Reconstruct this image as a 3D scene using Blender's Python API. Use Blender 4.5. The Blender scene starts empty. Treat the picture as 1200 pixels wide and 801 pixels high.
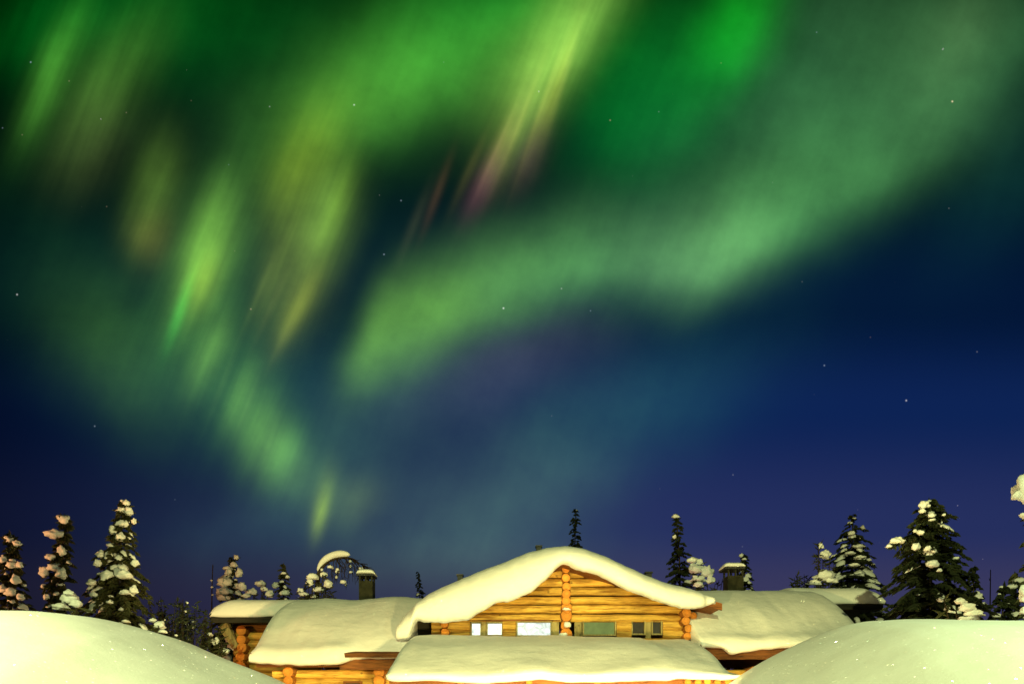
import bpy, bmesh, math, random
import numpy as np
from mathutils import Vector, noise as mnoise

# ------------------------------------------------------------------ camera
scene = bpy.context.scene
COL = scene.collection
R = math.radians
CAM_Z = 1.6
cam_data = bpy.data.cameras.new('camera')
cam_data.sensor_width = 36.0
cam_data.lens = 24.0
cam_data.shift_y = 439.5 / 1200.0          # architectural lens: verticals stay vertical
cam_data.clip_end = 6000
cam = bpy.data.objects.new('camera', cam_data)
cam.location = (0, 0, CAM_Z)
cam.rotation_euler = (R(90), 0, 0)
COL.objects.link(cam)
scene.camera = cam

scene.view_settings.view_transform = 'Standard'
scene.view_settings.look = 'None'
scene.view_settings.exposure = 0.0
scene.view_settings.gamma = 1.0
scene.view_settings.use_curve_mapping = False
try:
    scene.cycles.use_denoising = True
    scene.cycles.denoiser = 'OPENIMAGEDENOISE'
    scene.cycles.max_bounces = 5
    scene.cycles.sample_clamp_indirect = 4.0
except Exception:
    pass


def lin(c):
    out = []
    for v in c:
        v = v / 255.0
        out.append(v / 12.92 if v <= 0.04045 else ((v + 0.055) / 1.055) ** 2.4)
    return out


# ------------------------------------------------------------------ world: night sky with aurora
# Directions are described on the tangent plane of the northern sky, 800 units per unit of
# slope: a = 600 + 800*x/y across, h = 800*z/y above the horizon.
world = bpy.data.worlds.new('World')
scene.world = world
world.use_nodes = True
world.cycles.sampling_method = 'MANUAL'
world.cycles.sample_map_resolution = 256
wn, wl = world.node_tree.nodes, world.node_tree.links
wn.clear()
w_out = wn.new('ShaderNodeOutputWorld')
bg_sky = wn.new('ShaderNodeBackground')
bg_aur = wn.new('ShaderNodeBackground')
addsh = wn.new('ShaderNodeAddShader')
sky = wn.new('ShaderNodeTexSky')
sky.sky_type = 'NISHITA'
sky.sun_disc = False
MOON_EL, MOON_ROT = R(30), R(200)
sky.sun_elevation = R(-9)
sky.sun_rotation = R(40)
bg_sky.inputs['Strength'].default_value = 0.05
wl.new(sky.outputs[0], bg_sky.inputs['Color'])
wl.new(bg_sky.outputs[0], addsh.inputs[0])
wl.new(bg_aur.outputs[0], addsh.inputs[1])
wl.new(addsh.outputs[0], w_out.inputs['Surface'])


def sock(node, k, v):
    if hasattr(v, 'is_output'):
        wl.new(v, node.inputs[k])
    else:
        node.inputs[k].default_value = v


def M(op, a, b=0.0, c=0.0):
    n = wn.new('ShaderNodeMath')
    n.operation = op
    for i, v in enumerate((a, b, c)):
        sock(n, i, v)
    return n.outputs[0]


def V(op, a, b=None, c=None):
    n = wn.new('ShaderNodeVectorMath')
    n.operation = op
    for i, v in enumerate((a, b, c)):
        if v is not None:
            sock(n, i, v)
    return n.outputs['Value'] if op in ('DOT_PRODUCT', 'LENGTH') else n.outputs['Vector']


tc = wn.new('ShaderNodeTexCoord')
sep = wn.new('ShaderNodeSeparateXYZ')
wl.new(tc.outputs['Generated'], sep.inputs[0])
dx, dy, dz = sep.outputs
dys = M('MAXIMUM', dy, 0.12)
a_c = M('MULTIPLY_ADD', M('DIVIDE', dx, dys), 800.0, 600.0)
h_c = M('MULTIPLY', M('DIVIDE', dz, dys), 800.0)
comb = wn.new('ShaderNodeCombineXYZ')
wl.new(a_c, comb.inputs[0])
wl.new(h_c, comb.inputs[1])
P0 = comb.outputs[0]
# soft warp so that no patch is a clean ellipse
nz = wn.new('ShaderNodeTexNoise')
nz.inputs['Scale'].default_value = 0.0075
nz.inputs['Detail'].default_value = 1.2
nz.inputs['Roughness'].default_value = 0.5
wl.new(P0, nz.inputs['Vector'])
warp = V('SUBTRACT', nz.outputs['Color'], (0.5, 0.5, 0.5))
PW = V('MULTIPLY_ADD', warp, (46.0, 46.0, 0.0), P0)
PS = V('MULTIPLY_ADD', warp, (18.0, 18.0, 0.0), P0)
# ray coordinate: noise that is long along the rays and fine across them
mp = wn.new('ShaderNodeMapping')
mp.vector_type = 'TEXTURE'
mp.inputs['Rotation'].default_value = (0, 0, R(68))
mp.inputs['Scale'].default_value = (460, 26, 1)
wl.new(P0, mp.inputs['Vector'])
rz = wn.new('ShaderNodeTexNoise')
rz.inputs['Scale'].default_value = 1.0
rz.inputs['Detail'].default_value = 3.0
rz.inputs['Roughness'].default_value = 0.55
wl.new(mp.outputs[0], rz.inputs['Vector'])
rays = M('SUBTRACT', rz.outputs['Fac'], 0.5)


def blob(acc, x, y, ang, sl, sp, col, k=1.0, src=None):
    """one soft patch of glow: long axis at ang, width sp on its left side, sp/k on its right side"""
    m = wn.new('ShaderNodeMapping')
    m.vector_type = 'TEXTURE'
    m.inputs['Location'].default_value = (x, 840 - y, 0)
    m.inputs['Rotation'].default_value = (0, 0, R(ang))
    m.inputs['Scale'].default_value = (sl, sp, 1)
    # the vanishing multiple of the running sum only makes the patches evaluate one after the other
    s_ = src or PW
    if hasattr(acc, 'is_output'):
        s_ = V('MULTIPLY_ADD', acc, (1e-6, 1e-6, 0.0), s_)
    wl.new(s_, m.inputs['Vector'])
    v = m.outputs[0]
    if k != 1.0:
        v = V('MAXIMUM', v, V('MULTIPLY', v, (-1.0, -k, -1.0)))
    g = M('POWER', 0.36788, V('DOT_PRODUCT', v, v))
    c = lin(col)
    return V('MULTIPLY_ADD', g, tuple(c), acc)


# night gradient by height above the horizon
ramp = wn.new('ShaderNodeValToRGB')
ramp.color_ramp.interpolation = 'EASE'
els = ramp.color_ramp.elements
stops = [(0.0, (70, 58, 82)), (0.17, (56, 56, 92)), (0.26, (37, 47, 94)), (0.42, (13, 35, 84)),
         (0.56, (3, 22, 54)), (0.76, (0, 13, 24)), (1.0, (0, 4, 5))]
while len(els) < len(stops):
    els.new(0.5)
for e, (p, c) in zip(els, stops):
    e.position = p
    e.color = (*lin(c), 1)
wl.new(M('MULTIPLY', h_c, 1 / 860.0), ramp.inputs[0])
# the western side is darker
lr = wn.new('ShaderNodeMapRange')
lr.inputs['From Min'].default_value = -150
lr.inputs['From Max'].default_value = 760
lr.inputs['To Min'].default_value = 0.10
lr.inputs['To Max'].default_value = 1.0
wl.new(a_c, lr.inputs['Value'])
base = V('MULTIPLY', ramp.outputs['Color'], lr.outputs[0])

A = (0.0, 0.0, 0.0)
# --- structured (rayed) part of the aurora
RAYED = [
    (60, 92, 66, 70, 21, (60, 118, 35)), (95, 20, 20, 110, 55, (0, 78, 16)),
    (128, 98, 58, 76, 34, (62, 100, 32)), (105, 165, 60, 60, 36, (48, 52, 25)),
    (180, 232, 80, 62, 27, (68, 96, 32)), (178, 275, 80, 28, 22, (66, 54, 17)),
    (242, 298, 74, 70, 28, (98, 148, 48)), (239, 328, 72, 34, 15, (84, 92, 7)),
    (212, 362, 71, 40, 7, (36, 124, 38)), (258, 285, 76, 100, 48, (36, 68, 29)),
    (246, 416, 66, 44, 17, (66, 98, 34)), (281, 462, 69, 36, 11, (56, 88, 29)),
    (306, 505, 105, 48, 30, (70, 110, 34)), (330, 535, 60, 30, 18, (44, 80, 25)),
    (272, 462, -52, 110, 46, (46, 90, 34)),
    (362, 178, 62, 66, 34, (86, 98, 14)), (382, 252, 74, 56, 30, (88, 126, 46)),
    (396, 240, 72, 46, 14, (60, 84, 14)),
    (350, 318, 72, 80, 34, (72, 84, 28)), (352, 358, 62, 44, 11, (92, 100, 25)),
    (318, 322, 68, 50, 10, (62, 74, 25)), (334, 262, 74, 70, 26, (52, 68, 22)),
    (672, 34, 57, 92, 34, (112, 150, 62)), (636, 92, 66, 74, 28, (92, 118, 42)),
    (609, 140, 67, 62, 13, (84, 102, 48)), (655, 98, 73, 62, 6, (88, 86, 27)),
    (642, 120, 71, 66, 5, (68, 62, 20)), (590, 165, 66, 52, 9, (84, 74, 32)),
    (570, 212, 63, 42, 13, (72, 28, 54)), (622, 176, 66, 44, 16, (56, 28, 46)),
    (512, 228, 70, 42, 5, (54, 37, 22)), (486, 262, 68, 46, 6, (31, 32, 18)),
    (552, 195, 66, 44, 5, (50, 47, 20)),
    (376, 598, 78, 26, 8, (116, 142, 8)), (381, 578, 78, 34, 12, (62, 80, 14)),
    (618, 122, 70, 60, 3.5, (60, 57, 18)), (632, 132, 71, 62, 3, (65, 60, 19)), (646, 96, 72, 58, 3.5, (62, 65, 27)),
    (602, 158, 68, 52, 3.5, (57, 50, 21)), (663, 84, 73, 54, 4, (59, 62, 29)), (578, 184, 66, 46, 3, (49, 36, 27)),
    (306, 336, 67, 46, 4, (42, 49, 18)), (321, 352, 66, 42, 4, (44, 49, 18)), (338, 384, 64, 40, 5, (47, 50, 18)),
    (262, 446, 68, 36, 4, (36, 54, 21)), (290, 476, 70, 32, 4, (36, 54, 21)), (316, 516, 74, 30, 5, (36, 57, 21)),
]
for b in RAYED:
    A = blob(A, *b, src=(P0 if b[4] < 15 else PS))
rmod = M('MULTIPLY_ADD', rays, 0.95, 1.0)
A = V('MULTIPLY', A, rmod)
# --- smooth part
SMOOTH = [
    (430, 116, 28, 118, 66, (66, 132, 39), 1.25), (520, 78, 26, 110, 60, (42, 100, 29)),
    (575, 20, 15, 130, 62, (0, 106, 24)), (250, 30, 10, 160, 70, (0, 62, 11)),
    (620, 70, 60, 90, 48, (62, 98, 33)),
    (735, 92, 75, 105, 76, (0, 88, 16)), (862, 32, 58, 84, 42, (0, 142, 14)), (800, 130, 50, 90, 60, (0, 60, 18)),
    (440, 400, 64, 62, 27, (82, 132, 45)), (492, 388, 48, 60, 36, (66, 112, 37)),
    (508, 368, 55, 52, 38, (62, 102, 30)),
    (588, 338, 24, 82, 58, (72, 124, 54), 1.45), (680, 316, 8, 86, 62, (60, 112, 54), 1.35),
    (775, 320, 0, 78, 60, (66, 106, 60), 2.2), (858, 300, 38, 70, 56, (76, 124, 66), 1.9),
    (915, 262, 36, 110, 96, (58, 110, 54), 2.6), (1010, 195, 38, 120, 120, (47, 94, 48), 2.7),
    (1120, 105, 44, 120, 116, (47, 86, 46), 2.4), (1122, 48, 66, 66, 40, (48, 70, 40)), (980, 30, 20, 150, 90, (22, 50, 26)),
    (900, 150, 40, 230, 130, (12, 50, 28)), (1190, 60, 60, 120, 70, (24, 60, 34)),
    (140, 415, -48, 100, 58, (40, 74, 22)), (70, 330, -20, 150, 90, (2, 28, 14)), (1175, 230, 50, 110, 60, (6, 32, 28)),
    (330, 240, 70, 240, 150, (9, 37, 16)), (300, 420, -40, 150, 90, (12, 40, 24)),
    (340, 552, -44, 64, 26, (52, 82, 36)), (415, 592, 30, 34, 24, (58, 74, 26)), (400, 545, 60, 80, 56, (26, 52, 34)), (320, 610, 10, 130, 46, (26, 44, 40)),
    (590, 580, 30, 150, 70, (46, 72, 50)), (745, 480, 24, 150, 58, (14, 50, 36)),
    (490, 470, 20, 130, 60, (34, 50, 40)), (600, 420, 20, 100, 50, (44, 42, 54)), (560, 650, 0, 160, 36, (34, 52, 40)),
    (110, 110, 60, 150, 70, (5, 33, 12)),
]
for b in SMOOTH:
    A = blob(A, *b[:6], k=(b[6] if len(b) > 6 else 1.0), src=PW)
mz = wn.new('ShaderNodeTexNoise')
mz.inputs['Scale'].default_value = 0.010
mz.inputs['Detail'].default_value = 5.0
mz.inputs['Roughness'].default_value = 0.6
wl.new(P0, mz.inputs['Vector'])
patchy = M('MULTIPLY_ADD', M('SUBTRACT', mz.outputs['Fac'], 0.5), 1.1, 1.0)
A = V('MULTIPLY', A, M('MULTIPLY', M('MULTIPLY_ADD', rays, 0.30, 1.0), patchy))
# --- stars
STARS = [(590, 361, 170), (36, 73, 130), (81, 95, 90), (20, 345, 150), (111, 499, 110), (294, 362, 120), (415, 123, 150),
         (450, 298, 120), (1116, 119, 190), (1062, 469, 150), (966, 428, 120), (715, 141, 110), (316, 125, 100), (470, 235, 110),
         (148, 132, 80), (658, 338, 110), (772, 131, 80), (845, 74, 70), (1112, 244, 70), (692, 364, 90), (26, 158, 80),
         (859, 556, 80), (268, 193, 70), (125, 242, 70), (1145, 412, 80), (3, 150, 90), (275, 294, 60), (520, 73, 60),
         (957, 38, 90), (224, 118, 60), (870, 640, 60), (205, 585, 60), (1020, 395, 60), (940, 330, 60)]
S = (0.0, 0.0, 0.0)
for i, (x, y, b) in enumerate(STARS):
    tint = [(1, 1, 1), (0.8, 0.9, 1.0), (1.0, 0.85, 0.7)][i % 3]
    s = 0.55 + b / 480.0
    S = blob(S, x, y, 0, s, s, tuple(min(255, b * 1.25 * t) for t in tint), src=P0)
# many faint stars
vs_ = wn.new('ShaderNodeTexVoronoi')
vs_.inputs['Scale'].default_value = 34
wl.new(tc.outputs['Generated'], vs_.inputs['Vector'])
vcol = wn.new('ShaderNodeSeparateColor')
wl.new(vs_.outputs['Color'], vcol.inputs[0])
dot = M('LESS_THAN', vs_.outputs['Distance'], 0.030)
pick = M('POWER', vcol.outputs[0], 7.0)
S = V('ADD', S, V('MULTIPLY', V('MULTIPLY_ADD', vs_.outputs['Color'], (0.05, 0.05, 0.05), (0.14, 0.14, 0.15)), M('MULTIPLY', dot, pick)))
front = wn.new('ShaderNodeMapRange')
front.inputs['From Min'].default_value = 0.12
front.inputs['From Max'].default_value = 0.35
wl.new(dy, front.inputs['Value'])
A = V('MULTIPLY', V('ADD', A, S), front.outputs[0])
# faint mottling of the upper air
total = V('ADD', base, A)
wl.new(total, bg_aur.inputs['Color'])
bg_aur.inputs['Strength'].default_value = 1.0

# ------------------------------------------------------------------ moon (sun lamp, very dim) and the yard's lamps, plus one added front fill
moon = bpy.data.lights.new('moon', 'SUN')
moon.energy = 0.02
moon.angle = R(0.5)
moon.color = (1.0, 0.95, 0.85)
mo = bpy.data.objects.new('moon', moon)
mo.rotation_euler = (R(60), 0, R(-20))
COL.objects.link(mo)


def lamp(name, loc, power, color, radius=0.12, aim=None, cone=70, blend=0.6):
    l = bpy.data.lights.new(name, 'SPOT' if aim else 'POINT')
    l.energy = power
    l.color = color
    l.shadow_soft_size = radius
    o = bpy.data.objects.new(name, l)
    o.location = loc
    if aim:
        l.spot_size = R(cone)
        l.spot_blend = blend
        o.rotation_euler = (Vector(aim) - Vector(loc)).to_track_quat('-Z', 'Y').to_euler()
    COL.objects.link(o)
    return o


WARM = (1.0, 0.76, 0.30)
lamp('yard_floodlight', (0.6, 6.0, 1.0), 4200, (1.0, 0.80, 0.26), 0.15, aim=(1.0, 16.5, 4.2), cone=104, blend=0.35)
lamp('front_fill_light', (-2.0, -25.0, 13.0), 44000, (0.92, 1.0, 0.38), 0.3, aim=(1.5, 15.0, 3.8), cone=31, blend=0.35)  # added fill from behind the camera, brightens wing roofs and banks
lamp('porch_light', (1.0, 11.4, 1.3), 420, (1.0, 0.74, 0.30), 0.15)
lamp('porch_light', (4.2, 11.9, 1.3), 230, (1.0, 0.68, 0.24), 0.15)
lamp('street_light', (-5.6, 3.6, 3.6), 660, (0.92, 1.0, 0.45), 0.15, aim=(-3.2, 6.0, 1.0), cone=120, blend=0.7)
lamp('street_light', (6.6, 3.2, 3.8), 800, (0.70, 1.0, 0.48), 0.15, aim=(4.0, 6.0, 1.2), cone=130, blend=0.7)
lamp('sodium_light', (-14.5, 7.0, 3.0), 3000, (1.0, 0.47, 0.17), 0.2, aim=(-10.0, 14.5, 4.4), cone=56)
lamp('sodium_light', (9.6, 5.0, 3.6), 260, (1.0, 0.60, 0.14), 0.2, aim=(7.2, 9.2, 4.2), cone=40)
lamp('backyard_light', (4.75, 20.4, 5.3), 12, (1.0, 0.48, 0.26), 0.1)


# ------------------------------------------------------------------ helpers
def pt(px, py, d):
    return ((px - 600) / 800.0 * d, d, CAM_Z + (840 - py) / 800.0 * d)


def X(px, d):
    return (px - 600) / 800.0 * d


def Z(py, d):
    return CAM_Z + (840 - py) / 800.0 * d


class MB:
    def __init__(s):
        s.v, s.f, s.t, s.r = [], [], [], []

    def add(s, verts, faces, tint=0.5, ring=None):
        o = len(s.v)
        s.v += [tuple(v) for v in verts]
        s.f += [tuple(i + o for i in f) for f in faces]
        s.t += [tint] * len(verts)
        s.r += ring if ring else [1.0] * len(verts)

    def box(s, a, b, tint=0.5):
        x0, y0, z0 = a
        x1, y1, z1 = b
        v = [(x, y, z) for z in (z0, z1) for y in (y0, y1) for x in (x0, x1)]
        s.add(v, [(0, 2, 3, 1), (4, 5, 7, 6), (0, 1, 5, 4), (2, 6, 7, 3), (0, 4, 6, 2), (1, 3, 7, 5)], tint)

    def tube(s, pts, radii, n=8, tint=0.5, caps=True):
        pts = [Vector(p) for p in pts]
        vs, rings = [], []
        prev = None
        for i, p in enumerate(pts):
            t = (pts[min(i + 1, len(pts) - 1)] - pts[max(i - 1, 0)]).normalized()
            ref = prev if prev is not None else (Vector((0, 0, 1)) if abs(t.z) < 0.9 else Vector((1, 0, 0)))
            u = (ref - t * ref.dot(t)).normalized()
            prev = u
            w = t.cross(u)
            for k in range(n):
                a = 2 * math.pi * k / n
                vs.append(p + (u * math.cos(a) + w * math.sin(a)) * radii[i])
        fs = []
        for i in range(len(pts) - 1):
            for k in range(n):
                a, b = i * n + k, i * n + (k + 1) % n
                fs.append((a, b, b + n, a + n))
        if caps:
            fs.append(tuple(reversed(range(n))))
            fs.append(tuple(range((len(pts) - 1) * n, len(pts) * n)))
        s.add(vs, fs, tint)

    def log(s, p0, p1, r, n=14, tint=None, rng=random, wob=0.06, segs=10):
        """a peeled log with slightly uneven girth and ringed cut ends"""
        tint = rng.random() if tint is None else tint
        p0, p1 = Vector(p0), Vector(p1)
        d = (p1 - p0).normalized()
        u = Vector((0, 0, 1)) if abs(d.z) < 0.9 else Vector((1, 0, 0))
        u = (u - d * u.dot(d)).normalized()
        w = d.cross(u)
        ph = rng.random() * 50
        vs, rr, fs = [], [], []

        def ring(c, rad, rv):
            i0 = len(vs)
            for k in range(n):
                a = 2 * math.pi * k / n
                q = 1 + wob * mnoise.noise(Vector((c.x * 1.3 + ph, c.y * 1.3 + math.cos(a), c.z + math.sin(a) * 1.0)))
                vs.append(c + (u * math.cos(a) + w * math.sin(a)) * rad * q)
                rr.append(rv)
            return i0
        rings = []
        for q in (0.35, 0.7):
            rings.append(ring(p0 - d * 0.004, r * q, q))
        rings.append(ring(p0, r * 0.94, 0.93))
        for i in range(segs + 1):
            c = p0.lerp(p1, i / segs)
            if i == 0:
                c = p0 + d * 0.015
            if i == segs:
                c = p1 - d * 0.015
            rings.append(ring(c, r, 1.6))
        rings.append(ring(p1, r * 0.94, 0.93))
        for q in (0.7, 0.35):
            rings.append(ring(p1 + d * 0.004, r * q, q))
        for a0, b0 in zip(rings, rings[1:]):
            for k in range(n):
                fs.append((a0 + k, a0 + (k + 1) % n, b0 + (k + 1) % n, b0 + k))
        fs.append(tuple(reversed(range(rings[0], rings[0] + n))))
        fs.append(tuple(range(rings[-1], rings[-1] + n)))
        s.add(vs, fs, tint, rr)

    def build(s, name, mat, parent=None, smooth=False, sub=0):
        me = bpy.data.meshes.new(name)
        me.from_pydata(s.v, [], s.f)
        at = me.attributes.new('tint', 'FLOAT', 'POINT')
        at.data.foreach_set('value', s.t)
        at = me.attributes.new('ring', 'FLOAT', 'POINT')
        at.data.foreach_set('value', s.r)
        bm = bmesh.new()
        bm.from_mesh(me)
        bmesh.ops.recalc_face_normals(bm, faces=bm.faces)
        bm.to_mesh(me)
        bm.free()
        if smooth:
            me.polygons.foreach_set('use_smooth', [True] * len(me.polygons))
        me.materials.append(mat)
        return link(name, me, parent, sub)


def link(name, me, parent=None, sub=0, local=False):
    o = bpy.data.objects.new(name, me)
    COL.objects.link(o)
    if parent is not None:
        o.parent = parent
        if parent.type == 'EMPTY' and not local:
            o.location = -parent.location
    if sub:
        m = o.modifiers.new('smooth', 'SUBSURF')
        m.levels = m.render_levels = sub
    return o


def root(name, loc, label, cat, group=None):
    o = bpy.data.objects.new(name, None)
    o.location = loc
    o.empty_display_size = 0.2
    COL.objects.link(o)
    tag(o, label, cat, group)
    return o


def tag(o, label=None, cat=None, group=None, kind=None):
    if label:
        o['label'] = label
    if cat:
        o['category'] = cat
    if group:
        o['group'] = group
    if kind:
        o['kind'] = kind
    return o


def pymesh(name, verts, faces, mat, smooth=True):
    me = bpy.data.meshes.new(name)
    me.from_pydata([tuple(v) for v in verts], [], faces)
    if smooth:
        me.polygons.foreach_set('use_smooth', [True] * len(me.polygons))
    me.materials.append(mat)
    return me


# ------------------------------------------------------------------ materials
def new_mat(name):
    m = bpy.data.materials.new(name)
    m.use_nodes = True
    nt = m.node_tree
    return m, nt, nt.nodes['Principled BSDF'], nt.nodes['Material Output']


def N(nt, typ, **kw):
    n = nt.nodes.new(typ)
    for k, v in kw.items():
        setattr(n, k, v)
    return n


def ramp_node(nt, stops):
    r = N(nt, 'ShaderNodeValToRGB')
    e = r.color_ramp.elements
    while len(e) < len(stops):
        e.new(0.5)
    for q, (p, c) in zip(e, stops):
        q.position = p
        q.color = (*c, 1)
    return r


def snow_material(name, col=(0.86, 0.86, 0.88), sparkle=0.0, bump=0.25, fine=0.3):
    m, nt, bs, out = new_mat(name)
    L = nt.links
    tcn = N(nt, 'ShaderNodeTexCoord')
    geo = N(nt, 'ShaderNodeNewGeometry')
    n1 = N(nt, 'ShaderNodeTexNoise')
    n1.inputs['Scale'].default_value = 2.2
    n1.inputs['Detail'].default_value = 6
    n1.inputs['Roughness'].default_value = 0.55
    L.new(geo.outputs['Position'], n1.inputs['Vector'])
    n2 = N(nt, 'ShaderNodeTexNoise')
    n2.inputs['Scale'].default_value = 55
    n2.inputs['Detail'].default_value = 3
    L.new(geo.outputs['Position'], n2.inputs['Vector'])
    b1 = N(nt, 'ShaderNodeBump')
    b1.inputs['Strength'].default_value = bump
    b1.inputs['Distance'].default_value = 0.12
    L.new(n1.outputs['Fac'], b1.inputs['Height'])
    b2 = N(nt, 'ShaderNodeBump')
    b2.inputs['Strength'].default_value = fine
    b2.inputs['Distance'].default_value = 0.008
    L.new(n2.outputs['Fac'], b2.inputs['Height'])
    L.new(b1.outputs[0], b2.inputs['Normal'])
    L.new(b2.outputs[0], bs.inputs['Normal'])
    mix = ramp_node(nt, [(0.3, tuple(c * 0.93 for c in col)), (0.7, col)])
    L.new(n1.outputs['Fac'], mix.inputs[0])
    L.new(mix.outputs[0], bs.inputs['Base Color'])
    bs.inputs['Roughness'].default_value = 0.75
    bs.inputs['Specular IOR Level'].default_value = 0.15
    if sparkle:
        vo = N(nt, 'ShaderNodeTexVoronoi')
        vo.inputs['Scale'].default_value = 26
        L.new(geo.outputs['Position'], vo.inputs['Vector'])
        sepc = N(nt, 'ShaderNodeSeparateColor')
        L.new(vo.outputs['Color'], sepc.inputs[0])
        lt = N(nt, 'ShaderNodeMath', operation='LESS_THAN')
        L.new(vo.outputs['Distance'], lt.inputs[0])
        lt.inputs[1].default_value = 0.2
        gt = N(nt, 'ShaderNodeMath', operation='GREATER_THAN')
        L.new(sepc.outputs[2], gt.inputs[0])
        gt.inputs[1].default_value = -1.0
        mu = N(nt, 'ShaderNodeMath', operation='MULTIPLY')
        L.new(lt.outputs[0], mu.inputs[0])
        L.new(gt.outputs[0], mu.inputs[1])
        va = N(nt, 'ShaderNodeVectorMath', operation='MULTIPLY_ADD')
        L.new(vo.outputs['Color'], va.inputs[0])
        va.inputs[1].default_value = (3.2, 3.2, 3.2)
        va.inputs[2].default_value = (-1.6, -1.6, -1.6)
        vb = N(nt, 'ShaderNodeVectorMath', operation='ADD')
        L.new(va.outputs[0], vb.inputs[0])
        L.new(geo.outputs['Normal'], vb.inputs[1])
        vn = N(nt, 'ShaderNodeVectorMath', operation='NORMALIZE')
        L.new(vb.outputs[0], vn.inputs[0])
        gl = N(nt, 'ShaderNodeBsdfGlossy')
        gl.inputs['Roughness'].default_value = 0.27
        L.new(vn.outputs[0], gl.inputs['Normal'])
        gm = N(nt, 'ShaderNodeMath', operation='MULTIPLY')
        L.new(mu.outputs[0], gm.inputs[0])
        gm.inputs[1].default_value = sparkle
        L.new(gm.outputs[0], gl.inputs['Color'])
        ms = N(nt, 'ShaderNodeAddShader')
        L.new(bs.outputs[0], ms.inputs[0])
        L.new(gl.outputs[0], ms.inputs[1])
        L.new(ms.outputs[0], out.inputs['Surface'])
    return m


SNOW = snow_material('roof_snow', bump=0.30, sparkle=0.5)
SNOW_BANK = snow_material('bank_snow', sparkle=0.9, bump=0.12, fine=0.15)
SNOW_TREE = snow_material('tree_snow', bump=0.4, fine=0.1)
SNOW_GROUND = snow_material('ground_snow', bump=0.3)


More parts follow.
